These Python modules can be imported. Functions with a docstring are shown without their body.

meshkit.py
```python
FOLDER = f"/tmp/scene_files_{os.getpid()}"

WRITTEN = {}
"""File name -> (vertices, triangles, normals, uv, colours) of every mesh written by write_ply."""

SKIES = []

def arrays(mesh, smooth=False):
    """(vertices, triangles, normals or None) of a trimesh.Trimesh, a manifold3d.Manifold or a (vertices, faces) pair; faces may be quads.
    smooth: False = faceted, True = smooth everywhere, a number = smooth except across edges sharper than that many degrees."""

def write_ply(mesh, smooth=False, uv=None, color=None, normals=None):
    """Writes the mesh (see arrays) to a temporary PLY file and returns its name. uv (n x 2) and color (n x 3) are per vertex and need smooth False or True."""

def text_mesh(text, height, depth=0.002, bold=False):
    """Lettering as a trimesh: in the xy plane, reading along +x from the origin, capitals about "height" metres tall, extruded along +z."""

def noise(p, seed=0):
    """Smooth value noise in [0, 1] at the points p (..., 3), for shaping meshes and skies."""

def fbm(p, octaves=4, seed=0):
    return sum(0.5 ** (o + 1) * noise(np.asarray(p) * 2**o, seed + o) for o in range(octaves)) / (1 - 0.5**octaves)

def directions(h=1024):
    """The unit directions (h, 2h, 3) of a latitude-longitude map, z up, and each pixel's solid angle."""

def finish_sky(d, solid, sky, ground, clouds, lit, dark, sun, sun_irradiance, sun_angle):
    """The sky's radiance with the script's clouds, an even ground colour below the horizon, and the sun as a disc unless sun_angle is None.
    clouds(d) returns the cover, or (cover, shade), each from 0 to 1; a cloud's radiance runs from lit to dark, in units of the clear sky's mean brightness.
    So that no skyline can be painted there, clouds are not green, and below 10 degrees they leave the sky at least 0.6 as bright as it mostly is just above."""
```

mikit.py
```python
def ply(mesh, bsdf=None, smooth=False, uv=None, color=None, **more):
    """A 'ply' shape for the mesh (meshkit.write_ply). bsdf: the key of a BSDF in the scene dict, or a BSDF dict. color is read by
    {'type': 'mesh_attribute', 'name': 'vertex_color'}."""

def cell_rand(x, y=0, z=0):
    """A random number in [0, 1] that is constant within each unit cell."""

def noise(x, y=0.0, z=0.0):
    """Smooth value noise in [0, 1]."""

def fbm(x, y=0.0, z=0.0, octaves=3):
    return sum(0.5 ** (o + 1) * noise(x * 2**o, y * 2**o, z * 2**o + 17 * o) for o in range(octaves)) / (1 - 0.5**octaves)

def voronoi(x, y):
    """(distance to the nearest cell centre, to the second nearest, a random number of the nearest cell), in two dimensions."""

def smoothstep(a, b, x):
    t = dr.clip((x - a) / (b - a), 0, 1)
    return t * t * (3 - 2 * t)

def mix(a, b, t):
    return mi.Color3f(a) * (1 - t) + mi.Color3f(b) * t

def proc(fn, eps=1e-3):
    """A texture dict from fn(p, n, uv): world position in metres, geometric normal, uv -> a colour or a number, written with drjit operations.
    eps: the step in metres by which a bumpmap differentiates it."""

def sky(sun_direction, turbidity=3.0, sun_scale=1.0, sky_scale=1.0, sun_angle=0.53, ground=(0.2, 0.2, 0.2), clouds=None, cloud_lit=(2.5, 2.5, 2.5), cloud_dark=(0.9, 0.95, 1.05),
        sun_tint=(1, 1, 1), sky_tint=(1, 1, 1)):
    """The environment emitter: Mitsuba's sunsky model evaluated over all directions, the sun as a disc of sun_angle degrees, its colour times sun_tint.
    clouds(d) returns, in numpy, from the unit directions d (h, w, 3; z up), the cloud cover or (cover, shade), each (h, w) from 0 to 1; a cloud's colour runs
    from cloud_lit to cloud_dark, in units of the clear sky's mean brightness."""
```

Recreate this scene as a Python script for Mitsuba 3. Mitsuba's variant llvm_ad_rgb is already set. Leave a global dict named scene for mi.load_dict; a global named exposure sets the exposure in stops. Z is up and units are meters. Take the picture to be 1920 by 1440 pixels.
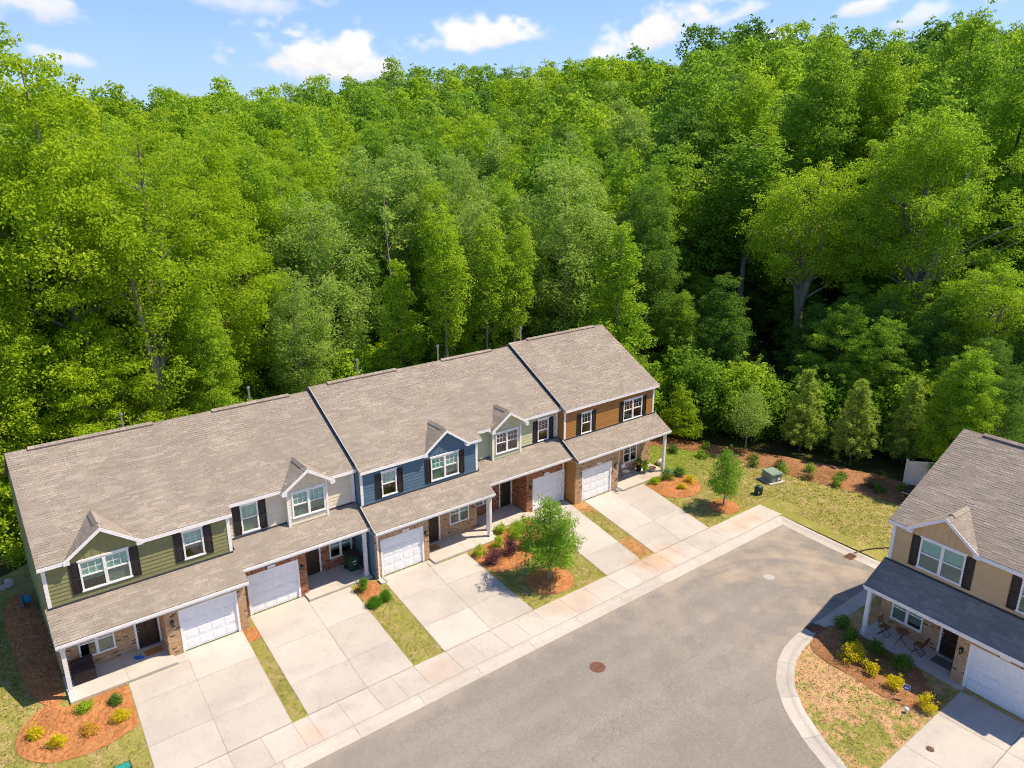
import math
import numpy as np
import trimesh
import drjit as dr
import mitsuba as mi
import mikit
import meshkit
from shapely.geometry import Polygon, Point, box as sbox, LineString
from shapely.ops import unary_union

T = mi.ScalarTransform4f
scene, labels = {}, {}
PI = math.pi

# ------------------------------------------------------------------ camera, sky, exposure
EYE = np.array([-1.254, -32.529, 22.617])
YAW, PITCH = math.radians(37.673), math.radians(-18.114)
FWD = np.array([math.sin(YAW) * math.cos(PITCH), math.cos(YAW) * math.cos(PITCH), math.sin(PITCH)])
scene['camera'] = {'type': 'perspective', 'fov': 67.77, 'fov_axis': 'x', 'near_clip': 0.5, 'far_clip': 3000.0,
                   'to_world': T().look_at(origin=EYE.tolist(), target=(EYE + FWD).tolist(), up=[0, 0, 1])}


def smooth01(a, b, x):
    t = np.clip((x - a) / (b - a), 0, 1)
    return t * t * (3 - 2 * t)


def clouds(d):
    az = np.degrees(np.arctan2(d[..., 0], d[..., 1]))
    el = np.degrees(np.arcsin(np.clip(d[..., 2], -1, 1)))
    cover = np.zeros(az.shape)
    shade = np.zeros(az.shape)
    q = np.stack([az * 0.55, el * 0.95, az * 0], -1)
    n = meshkit.fbm(q, 5, 3)
    nf = meshkit.fbm(q * 2.6 + 7, 4, 9)
    # the cumulus banks in view: azimuth, elevation, half widths, tilt
    for a, e, w, h, t, s in ((25.2, 4.9, 5.6, 1.75, -0.03, 1.0), (35.6, 6.2, 4.6, 1.05, 0.12, 1.0), (47.5, 6.5, 4.4, 1.5, 0.36, 1.0),
                             (52.8, 7.5, 2.3, 0.55, 0.35, .75), (55.2, 5.5, 2.2, .8, 0.1, .9), (52.4, 4.6, 2.2, .7, 0.2, .9),
                             (7.0, 7.4, 5.0, 1.4, -0.05, 0.8), (20.5, 8.1, 5.0, 0.75, -0.02, .6), (60.5, 7.6, 2.2, .8, .1, .9),
                             (63.6, 6.9, 1.8, .6, .2, .6), (8.8, 4.5, 1.8, 0.6, -.2, .7), (72, 8.2, 4.5, 1.0, .1, .8)):
        da, de = az - a, el - e
        v = de - t * da
        r = np.sqrt((da / w) ** 2 + (v / (h * np.where(v < 0, 0.8, 1.15))) ** 2)
        f = (1.02 - r) * 1.5 + (n - 0.5) * 2.6 + (nf - 0.5) * 1.3
        c = smooth01(-.1, 1.15, f) * s
        sh = np.clip(0.30 - v / h * 0.5 + (nf - 0.5) * 1.2, 0, 1)
        shade = np.where(c > cover, sh, shade)
        cover = np.maximum(cover, c)
    # fair-weather cumulus over the rest of the sky
    z = np.maximum(d[..., 2], 0.05)
    p = np.stack([d[..., 0] / z, d[..., 1] / z, d[..., 2] * 0], -1)
    g = meshkit.fbm(p * 0.9 + 3.1, 5, 21)
    rest = np.clip((g - 0.60) * 7, 0, 1) * np.clip((el - 9.5) / 5, 0, 1)
    shade = np.where(rest > cover, np.clip((g - .66) * 5, 0, 1), shade)
    return np.maximum(cover, rest), shade * 0.6


SUN = (0.55, -0.31, 1.0)
scene['sky'] = mikit.sky(SUN, turbidity=3, sky_scale=1.08, clouds=clouds, cloud_lit=(2.5, 2.45, 2.4), cloud_dark=(1.5, 1.5, 1.55), sky_tint=(0.80, 0.83, 0.98),
                         sun_tint=(1.0, 0.995, 0.985))
labels['sky'] = {'label': 'blue daytime sky with scattered white cumulus clouds', 'category': 'sky', 'kind': 'structure'}
exposure = 2.28   # the photograph is exposed bright: pale concrete close to white

# ------------------------------------------------------------------ materials


def rgb(*c):
    return {'type': 'rgb', 'value': list(c)}


def principled(col, rough=0.6, **k):
    return {'type': 'principled', 'base_color': col if isinstance(col, dict) else rgb(*col), 'roughness': rough, 'specular': k.pop('specular', 0.35), **k}


def two(b):
    return {'type': 'twosided', 'bsdf': b}


def tone(a, b, fine=40.0, amt=0.16, wear=0.0, spec=None):
    """colour from a to b by the piece's random number in uv.x, with fine grain and broad weathering"""
    def f(p, n, uv):
        c = mikit.mix(a, b, uv.x)
        g = mikit.noise(p.x * fine, p.y * fine, p.z * fine)
        w = mikit.fbm(p.x * 0.5, p.y * 0.5, p.z * 0.5 + 4, 2)
        return c * (1 - amt + 2 * amt * g) * (1 - wear + 2 * wear * w)
    return mikit.proc(f)


def leafcol(a, b, hue):
    """leaf colour: per leaf random in uv.x, older leaves low in uv.y, slow change from crown to crown"""
    def f(p, n, uv):
        c = mikit.mix(a, b, uv.x)
        w = mikit.noise(p.x * 0.16, p.y * 0.16, 2.0)
        return mi.Color3f(c.x * (1 - hue + 2 * hue * w), c.y * (0.92 + 0.16 * w), c.z)
    return mikit.proc(f)


def shingle(p, n, uv):
    c = mikit.mix((0.255, 0.226, 0.193), (0.318, 0.285, 0.245), mikit.smoothstep(0.1, 1.0, uv.x))
    c = mikit.mix(c, mi.Color3f(0.24, 0.205, 0.165), mikit.smoothstep(0.75, 1.0, uv.y) * 0.4)
    b = mikit.fbm(p.x * 1.1, p.y * 1.1, p.z, 3)
    g = mikit.noise(p.x * 45, p.y * 45, p.z * 45)
    return c * (0.84 + 0.32 * b) * (0.88 + 0.24 * g)


def concrete(p, n, uv):
    c = mikit.mix((0.42, 0.395, 0.355), (0.49, 0.462, 0.42), uv.x)
    b = mikit.fbm(p.x * 0.7, p.y * 0.7, 1.0, 4)
    g = mikit.noise(p.x * 30, p.y * 30, 0.0)
    c = c * (0.88 + 0.22 * b) * (0.94 + 0.12 * g)
    d = mikit.fbm(p.x * 0.45 + 9, p.y * 0.9, 6.0, 3)
    c = c * (1 - 0.07 * mikit.smoothstep(0.50, 0.75, d)) * (1 - 0.05 * mikit.smoothstep(0.6, 0.75, mikit.fbm(p.x * 3.2, p.y * 3.2, 11.0, 3)))
    # red clay washed off the planting strips across the pavement
    def blot(x, y, rx, ry):
        r = dr.sqrt(dr.square((p.x - x) / rx) + dr.square((p.y - y) / ry))
        return mikit.smoothstep(1.0, 0.2, r + (b - 0.5) * 1.2)
    m = dr.minimum(1.0, blot(28.2, -8.0, 2.2, 1.7) + blot(35.6, -8.2, 3.6, 1.0) * 0.7 + blot(7.2, -8.3, 0.9, 1.2) * 0.6 + blot(13.6, -8.2, 1.2, 1.0) * 0.35
                   + blot(21.5, -8.1, 3.2, 1.0) * 0.5 + blot(36.5, -0.6, 2.6, 1.0) * 0.55)
    return mikit.mix(c, mi.Color3f(0.50, 0.30, 0.17) * (0.7 + 0.6 * b), m * 0.58)


def asphalt(p, n, uv):
    b = mikit.fbm(p.x * 0.25, p.y * 0.25, 3.0, 4)
    m = mikit.fbm(p.x * 1.3, p.y * 1.3, 7.0, 3)
    g = mikit.noise(p.x * 60, p.y * 60, 0.0)
    h = mikit.noise(p.x * 14, p.y * 14, 1.0)
    c = mi.Color3f(0.228, 0.214, 0.196) * (0.91 + 0.18 * b) * (0.93 + 0.14 * m) * (0.84 + 0.32 * g) * (0.93 + 0.14 * h)
    # wheel tracks polished along the road
    y = p.y + 0.5 * (m - 0.5)
    tr = mikit.smoothstep(0.5, 0.1, dr.minimum(dr.minimum(dr.abs(y + 11.4), dr.abs(y + 13.0)), dr.minimum(dr.abs(y + 14.8), dr.abs(y + 16.4))))
    c = c * (1 + 0.07 * tr)
    # sandy dirt tracked over the dead end of the road, dragged round the turning circle
    s = mikit.smoothstep(17.0, 33.0, p.x + 0.5 * (p.y + 12))
    r = dr.sqrt(dr.square(p.x - 29.0) + dr.square(p.y + 18.0))
    a = dr.atan2(p.y + 18.0, p.x - 29.0)
    st = mikit.fbm(r * 1.5, a * 2.2, 9.0, 4)
    w = mikit.smoothstep(0.40, 0.72, st * 0.7 + m * 0.3 + b * 0.1 - 0.05)
    c = mikit.mix(c, mi.Color3f(0.40, 0.325, 0.24) * (0.8 + 0.4 * m), w * s * 0.5)
    # fine cracks
    d1, d2, k = mikit.voronoi(p.x * 0.22 + 0.5 * m, p.y * 0.3 + 0.5 * b)
    ck = mikit.smoothstep(0.010, 0.002, d2 - d1) * mikit.smoothstep(0.5, 0.65, b)
    c = c * (1 - 0.22 * ck)
    q = mikit.smoothstep(-10.5, -9.6, p.y + (m - .5) * 1.2)
    return mikit.mix(c, mi.Color3f(0.36, 0.31, 0.25), q * 0.4)


def lawn(p, n, uv):
    b = mikit.fbm(p.x * 0.55, p.y * 0.55, 1.0, 4)
    m = mikit.fbm(p.x * 2.6, p.y * 2.6, 5.0, 3)
    f = mikit.noise(p.x * 26, p.y * 26, 2.0)
    c = mikit.mix((0.185, 0.19, 0.045), (0.30, 0.285, 0.085), b)
    c = mikit.mix(c, mi.Color3f(0.34, 0.27, 0.125), mikit.smoothstep(0.48, 0.70, m) * 0.75)
    rear = mikit.smoothstep(-3.0, 0.5, p.y + (b - .5) * 3) * mikit.smoothstep(34.0, 37.0, p.x)
    c = mikit.mix(c, mi.Color3f(0.17, 0.225, 0.037), rear)
    soil = mikit.smoothstep(-15.6, -17.2, p.y) * mikit.smoothstep(20, 22, p.x) * mikit.smoothstep(35, 33, p.x)
    c = mikit.mix(c, mi.Color3f(0.44, 0.275, 0.155), soil * mikit.smoothstep(0.34, 0.60, m * 0.6 + b * 0.4) * 0.9)
    clay = dr.maximum(mikit.smoothstep(1.6, .4, dr.sqrt(dr.square((p.x - 28.1) / .8) + dr.square((p.y + 6.2) / 1.3)) + (m - .5) * 1.6),
                      mikit.smoothstep(1.4, .4, dr.sqrt(dr.square((p.x - 29.3) / .7) + dr.square((p.y + .6) / .8)) + (m - .5) * 1.6))
    c = mikit.mix(c, mi.Color3f(0.44, 0.215, 0.10), clay * .85)
    return c * (0.72 + 0.56 * f)


def straw(p, n, uv):
    b = mikit.fbm(p.x * 1.2, p.y * 1.2, 1.0, 3)
    m = mikit.fbm(p.x * 9, p.y * 9, 5.0, 3)
    c = mikit.mix((0.30, 0.125, 0.045), (0.50, 0.235, 0.10), m)
    return c * (0.75 + 0.5 * b)


def straw_shaded(p, n, uv):  # darker, browner copy of the straw, with the shade put into its colour
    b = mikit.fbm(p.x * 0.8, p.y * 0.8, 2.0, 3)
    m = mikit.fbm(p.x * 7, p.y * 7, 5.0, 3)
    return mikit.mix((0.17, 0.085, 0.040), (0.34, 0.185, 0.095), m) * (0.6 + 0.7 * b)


def floorcol(p, n, uv):
    b = mikit.fbm(p.x * 0.4, p.y * 0.4, 1.0, 4)
    return mikit.mix((0.06, 0.042, 0.025), (0.055, 0.075, 0.02), b)


def bark(a, b):
    def f(p, n, uv):
        g = mikit.fbm(p.x * 6, p.y * 6, p.z * 1.3, 3)
        return mikit.mix(a, b, g)
    return mikit.proc(f)


def mat(key, b):
    scene[key] = b


mat('m_shingle', two({'type': 'diffuse', 'reflectance': mikit.proc(shingle)}))
mat('m_deck', two({'type': 'diffuse', 'reflectance': rgb(0.22, 0.18, 0.15)}))
mat('m_flash', two(principled((0.035, 0.04, 0.05), 0.5)))
mat('m_white', two(principled(tone((0.74, 0.74, 0.73), (0.80, 0.79, 0.77), 12, 0.03, 0.05), 0.45)))
mat('m_door_white', two(principled(tone((0.74, 0.75, 0.77), (0.78, 0.79, 0.80), 9, 0.02, 0.04), 0.4)))
mat('m_black', two(principled(tone((0.016, 0.014, 0.014), (0.026, 0.024, 0.024), 20, 0.1), 0.45)))
mat('m_darkdoor', two(principled(tone((0.030, 0.018, 0.011), (0.045, 0.028, 0.017), 20, 0.1), 0.4)))
mat('m_metal', two(principled((0.48, 0.49, 0.51), 0.35, metallic=0.9)))
mat('m_iron', two(principled(tone((0.10, 0.05, 0.03), (0.14, 0.075, 0.05), 18, 0.3), 0.7)))
mat('m_rust', two(principled(tone((0.15, 0.055, 0.03), (0.20, 0.08, 0.045), 12, 0.3), 0.8)))
SIDING = {'green': ((0.205, 0.205, 0.088), (0.225, 0.225, 0.10)), 'cream': ((0.62, 0.55, 0.41), (0.66, 0.59, 0.45)), 'blue': ((0.078, 0.142, 0.205), (0.090, 0.158, 0.225)),
          'sage': ((0.47, 0.47, 0.29), (0.50, 0.50, 0.32)), 'orange': ((0.335, 0.158, 0.042), (0.365, 0.175, 0.050)), 'tan': ((0.52, 0.36, 0.185), (0.55, 0.385, 0.205))}
for k, (a, b) in SIDING.items():
    mat('m_side_' + k, two(principled(tone(a, b, 14, 0.05, 0.08), 0.55)))


def brickcol(cols, dark):
    def f(p, n, uv):
        c = mikit.mix(cols[0], cols[1], uv.x)
        c = mikit.mix(c, mi.Color3f(*cols[2]), mikit.smoothstep(0.6, 1.0, uv.y) * 0.8)
        c = mikit.mix(c, mi.Color3f(*dark), dr.select(uv.y < 0.055, 0.85, 0.0))
        return c * (0.8 + 0.4 * mikit.noise(p.x * 30, p.y * 30, p.z * 30))
    return mikit.proc(f)


mat('m_brick_tan', two({'type': 'diffuse', 'reflectance': brickcol(((0.44, 0.29, 0.165), (0.56, 0.41, 0.26), (0.50, 0.27, 0.13)), (0.10, 0.055, 0.03))}))
mat('m_brick_red', two({'type': 'diffuse', 'reflectance': brickcol(((0.26, 0.105, 0.055), (0.40, 0.19, 0.105), (0.44, 0.26, 0.17)), (0.12, 0.05, 0.03))}))
mat('m_mortar', two({'type': 'diffuse', 'reflectance': rgb(0.46, 0.40, 0.33)}))
mat('m_concrete', two({'type': 'diffuse', 'reflectance': mikit.proc(concrete)}))
mat('m_joint', two({'type': 'diffuse', 'reflectance': rgb(0.27, 0.235, 0.20)}))
mat('m_asphalt', two({'type': 'diffuse', 'reflectance': mikit.proc(asphalt)}))
mat('m_lawn', two({'type': 'bumpmap', 'arbitrary': mikit.proc(lambda p, n, uv: mikit.fbm(p.x * 9, p.y * 9, 0.0, 3), 0.02), 'scale': 0.03,
                   'bsdf': {'type': 'diffuse', 'reflectance': mikit.proc(lawn)}}))
mat('m_straw', two({'type': 'bumpmap', 'arbitrary': mikit.proc(lambda p, n, uv: mikit.fbm(p.x * 8, p.y * 8, 0.0, 3), 0.02), 'scale': 0.10,
                    'bsdf': {'type': 'diffuse', 'reflectance': mikit.proc(straw)}}))
mat('m_straw_old', two({'type': 'diffuse', 'reflectance': mikit.proc(straw_shaded)}))
mat('m_floor', two({'type': 'diffuse', 'reflectance': mikit.proc(floorcol)}))
mat('m_grassblade', two({'type': 'diffuse', 'reflectance': tone((0.11, 0.125, 0.025), (0.30, 0.26, 0.085), 3, 0.12)}))
mat('m_needle_litter', two({'type': 'diffuse', 'reflectance': tone((0.24, 0.095, 0.035), (0.56, 0.29, 0.13), 3, 0.1)}))
mat('m_bark_pale', two({'type': 'diffuse', 'reflectance': bark((0.17, 0.145, 0.11), (0.40, 0.36, 0.29))}))
mat('m_bark_dark', two({'type': 'diffuse', 'reflectance': bark((0.07, 0.055, 0.04), (0.17, 0.145, 0.11))}))


def leafmat(key, a, b, hue=0.18, trans=1.1, rough=0.55):
    mat(key, {'type': 'principledthin', 'base_color': leafcol(a, b, hue), 'roughness': rough, 'diff_trans': trans, 'eta': 1.35})


leafmat('m_leaf_lime', (0.235, 0.39, 0.014), (0.45, 0.61, 0.042), 0.12)
leafmat('m_leaf_bright', (0.225, 0.405, 0.022), (0.485, 0.66, 0.060), 0.16)
leafmat('m_leaf_mid', (0.148, 0.315, 0.030), (0.370, 0.560, 0.062), 0.16)
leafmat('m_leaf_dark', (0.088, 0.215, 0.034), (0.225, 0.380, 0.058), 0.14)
leafmat('m_leaf_pale', (0.25, 0.41, 0.065), (0.48, 0.63, 0.15), 0.10)
leafmat('m_leaf_pine', (0.30, 0.45, 0.06), (0.56, 0.68, 0.13), 0.06, 0.8)
leafmat('m_leaf_gold', (0.52, 0.47, 0.015), (0.84, 0.76, 0.04), 0.06)
leafmat('m_leaf_plum', (0.085, 0.030, 0.040), (0.20, 0.095, 0.105), 0.1, 0.5)
leafmat('m_leaf_box', (0.068, 0.203, 0.018), (0.180, 0.405, 0.033), 0.1)
leafmat('m_leaf_amber', (0.55, 0.36, 0.05), (0.80, 0.58, 0.12), 0.08)
leafmat('m_leaf_rust', (0.13, 0.12, 0.045), (0.26, 0.21, 0.09), 0.1, 0.5)
# window parts
mat('m_pane', {'type': 'thindielectric', 'int_ior': 1.5, 'specular_transmittance': rgb(0.62, 0.86, 0.78)})
mat('m_pane_screen', {'type': 'thindielectric', 'int_ior': 1.5, 'specular_transmittance': rgb(0.42, 0.52, 0.46)})
mat('m_pane_dark', {'type': 'thindielectric', 'int_ior': 1.5, 'specular_transmittance': rgb(0.55, 0.50, 0.50)})
mat('m_blind', two({'type': 'diffuse', 'reflectance': rgb(0.62, 0.66, 0.60)}))
mat('m_curtain', two({'type': 'diffuse', 'reflectance': rgb(0.16, 0.10, 0.095)}))
mat('m_room', two({'type': 'diffuse', 'reflectance': rgb(0.20, 0.18, 0.16)}))
for k, c, r in (('m_bin', (0.012, 0.055, 0.035), .4), ('m_boxgreen', (0.185, 0.245, 0.20), .5), ('m_wicker', (0.035, 0.022, 0.024), .6), ('m_cushion', (0.04, 0.028, 0.032), .8),
                ('m_blueplastic', (0.02, 0.17, 0.50), .4), ('m_teal', (0.02, 0.24, 0.22), .5), ('m_coir', (0.36, 0.17, 0.06), .9), ('m_matgrey', (0.11, 0.105, 0.10), .9),
                ('m_vinyl', (0.66, 0.62, 0.56), .5), ('m_rock', (0.48, 0.43, 0.36), .9), ('m_signblue', (0.035, 0.10, 0.38), .4), ('m_wood', (0.17, 0.085, 0.035), .7), ('m_pot', (0.23, 0.25, 0.25), .6), ('m_paleplate', (0.36, 0.355, 0.345), .6), ('m_hosebrown', (0.07, 0.05, 0.035), .6), ('m_hose', (0.02, 0.28, 0.30), .5)):
    mat(k, two(principled(c, r)))


# ------------------------------------------------------------------ mesh builder
def tidy(key):
    """first free key: base, base_001, base_002 ..."""
    if key not in USED:
        USED.add(key)
        return key
    i = COUNT.get(key, 1)
    while f'{key}_{i:03d}' in USED:
        i += 1
    COUNT[key] = i + 1
    k = f'{key}_{i:03d}'
    USED.add(k)
    return k


USED, COUNT, BARE = set(), {}, set()
rng = np.random.default_rng(11)
BOXF = np.array([[0, 3, 2, 1], [4, 5, 6, 7], [0, 1, 5, 4], [1, 2, 6, 5], [2, 3, 7, 6], [3, 0, 4, 7]])


class MB:
    def __init__(self):
        self.v, self.f, self.uv, self.n = [], [], [], 0

    def add(self, v, f, uv=None):
        v = np.asarray(v, float)
        f = np.asarray(f, int)
        if f.shape[1] == 4:
            f = np.vstack([f[:, [0, 1, 2]], f[:, [0, 2, 3]]])
        self.v.append(v)
        self.f.append(f + self.n)
        self.n += len(v)
        if uv is None:
            uv = rng.random(2)
        uv = np.asarray(uv, float)
        self.uv.append(np.tile(uv, (len(v), 1)) if uv.ndim == 1 else uv)
        return self

    def box(self, x0, x1, y0, y1, z0, z1, uv=None):
        return self.add([[x0, y0, z0], [x1, y0, z0], [x1, y1, z0], [x0, y1, z0], [x0, y0, z1], [x1, y0, z1], [x1, y1, z1], [x0, y1, z1]], BOXF, uv)

    def hexa(self, bottom, top, uv=None):
        return self.add(np.vstack([bottom, top]), BOXF, uv)

    def prism(self, poly, z0, z1, uv=None):
        """vertical prism over a shapely polygon"""
        for g in getattr(poly, 'geoms', [poly]):
            if g.is_empty or g.area < 1e-5:
                continue
            m = trimesh.creation.extrude_polygon(g, z1 - z0, engine='earcut')
            self.add(np.array(m.vertices) + [0, 0, z0], m.faces, uv)
        return self

    def mesh(self, m, uv=None):
        return self.add(np.array(m.vertices), np.array(m.faces), uv)

    def cyl(self, p0, p1, r0, r1=None, sides=10, uv=None):
        v, f = tube([p0, p1], [r0, r0 if r1 is None else r1], sides, True)
        return self.add(v, f, uv)

    def put(self, key, bsdf, M=None, smooth=False):
        if not self.v:
            return None
        v = np.vstack(self.v)
        if M is not None:
            v = v @ M[:3, :3].T + M[:3, 3]
        k = key if key in BARE and key not in scene else tidy(key)
        scene[k] = mikit.ply((v, np.vstack(self.f)), bsdf, smooth, uv=np.vstack(self.uv) if smooth in (False, True) else None)
        return k


def tube(points, radii, sides=8, caps=False):
    p = np.asarray(points, float)
    t = np.gradient(p, axis=0)
    t /= np.linalg.norm(t, axis=1, keepdims=True) + 1e-12
    a = np.cross(t, np.where(np.abs(t[:, 2:]) < 0.9, [0, 0, 1.0], [1.0, 0, 0]))
    a /= np.linalg.norm(a, axis=1, keepdims=True) + 1e-12
    b = np.cross(t, a)
    ang = np.arange(sides) * 2 * PI / sides
    r = np.broadcast_to(radii, (len(p),))
    v = p[:, None] + r[:, None, None] * (np.cos(ang)[None, :, None] * a[:, None] + np.sin(ang)[None, :, None] * b[:, None])
    i, j = np.meshgrid(np.arange(len(p) - 1), np.arange(sides), indexing='ij')
    q = np.stack([i * sides + j, i * sides + (j + 1) % sides, (i + 1) * sides + (j + 1) % sides, (i + 1) * sides + j], -1).reshape(-1, 4)
    f = np.vstack([q[:, [0, 1, 2]], q[:, [0, 2, 3]]])
    v = v.reshape(-1, 3)
    if caps:
        n = len(v)
        v = np.vstack([v, p[:1], p[-1:]])
        k = np.arange(sides)
        f = np.vstack([f, np.stack([k * 0 + n, (k + 1) % sides, k], 1), np.stack([k * 0 + n + 1, (len(p) - 1) * sides + k, (len(p) - 1) * sides + (k + 1) % sides], 1)])
    return v, f


def lab(key, label, cat=None, group=None, kind=None):
    d = {}
    if label:
        d['label'] = label
    if cat:
        d['category'] = cat
    if group:
        d['group'] = group
    if kind:
        d['kind'] = kind
    labels[key] = d


def thing(name, label, cat, group=None):
    k = tidy(name)
    BARE.add(k)
    lab(k, label, cat, group)
    return k


def stuff(key, label=None, cat=None):
    labels.setdefault(key, {})['kind'] = 'stuff'
    if label:
        labels[key]['label'] = label
        labels[key]['category'] = cat


# ------------------------------------------------------------------ terrain
def smooth01(a, b, x):
    t = np.clip((x - a) / (b - a), 0, 1)
    return t * t * (3 - 2 * t)


def outside(x, y):
    """metres beyond the cleared building plot"""
    return np.hypot(np.maximum(x - 46, 0), np.maximum(y - 17, 0))


def hill(x, y):
    s = outside(x, y)
    az = np.degrees(np.arctan2(x + 1.25, y + 32.5))
    top = 12.0 + 7.0 * smooth01(21, 31, az) + 3.0 * smooth01(30, 44, az) - 2.5 * smooth01(54, 64, az)
    return -0.22 + top * smooth01(8, 150, s) + 0.03 * np.maximum(s - 150, 0)


gx = np.concatenate([np.linspace(-400, -40, 19)[:-1], np.linspace(-40, 130, 86), np.linspace(130, 600, 24)[1:]])
gy = np.concatenate([np.linspace(-300, -70, 12)[:-1], np.linspace(-70, 170, 121), np.linspace(170, 600, 20)[1:]])
X, Y = np.meshgrid(gx, gy, indexing='ij')
Z = hill(X, Y)
i, j = np.meshgrid(np.arange(len(gx) - 1), np.arange(len(gy) - 1), indexing='ij')
w = len(gy)
q = np.stack([i * w + j, (i + 1) * w + j, (i + 1) * w + j + 1, i * w + j + 1], -1).reshape(-1, 4)
MB().add(np.stack([X, Y, Z], -1).reshape(-1, 3), q, (0.5, 0.5)).put('ground', 'm_floor', smooth=True)
lab('ground', 'leaf covered forest floor rising into a wooded hill', 'ground', kind='structure')

# ------------------------------------------------------------------ road, lawn, pavements
CURB_ISLAND = [(37.2, -16.95), (34.0, -17.05), (31.0, -17.1), (28.6, -17.05), (27.5, -17.15), (26.4, -17.5), (25.1, -18.25), (24.0, -19.4), (23.1, -20.9), (22.5, -22.3), (21.6, -24.2), (20.9, -26.4), (20.3, -30), (20.0, -40)]
CURB_EAST = [(38.05, -9.05), (37.85, -11.2), (37.7, -13.4), (37.62, -15.6), (37.5, -17.6)]


def strip(line, w0, w1):
    """band between the offsets w0 and w1 to the right of a polyline (x, y)"""
    p = np.asarray(line, float)
    t = np.gradient(p, axis=0)
    t /= np.linalg.norm(t, axis=1, keepdims=True)
    nrm = np.stack([t[:, 1], -t[:, 0]], 1)
    return p + nrm * w0, p + nrm * w1


def resample(line, step):
    ls = LineString(line)
    n = max(1, round(ls.length / step))
    return np.array([ls.interpolate(k / n, normalized=True).coords[0] for k in range(n + 1)])


island_in = Polygon(CURB_ISLAND + [(60, -40), (60, -16.95)])
road_poly = Polygon([(-60, -9.05), (38.05, -9.05), (37.3, -17.2), (37, -60), (-60, -60)])
MB().prism(road_poly, -0.16, -0.055, (0.5, 0.5)).put('road', 'm_asphalt')
lab('road', 'grey asphalt road ending in a dead end dusted with tan dirt', 'road', kind='structure')

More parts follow.
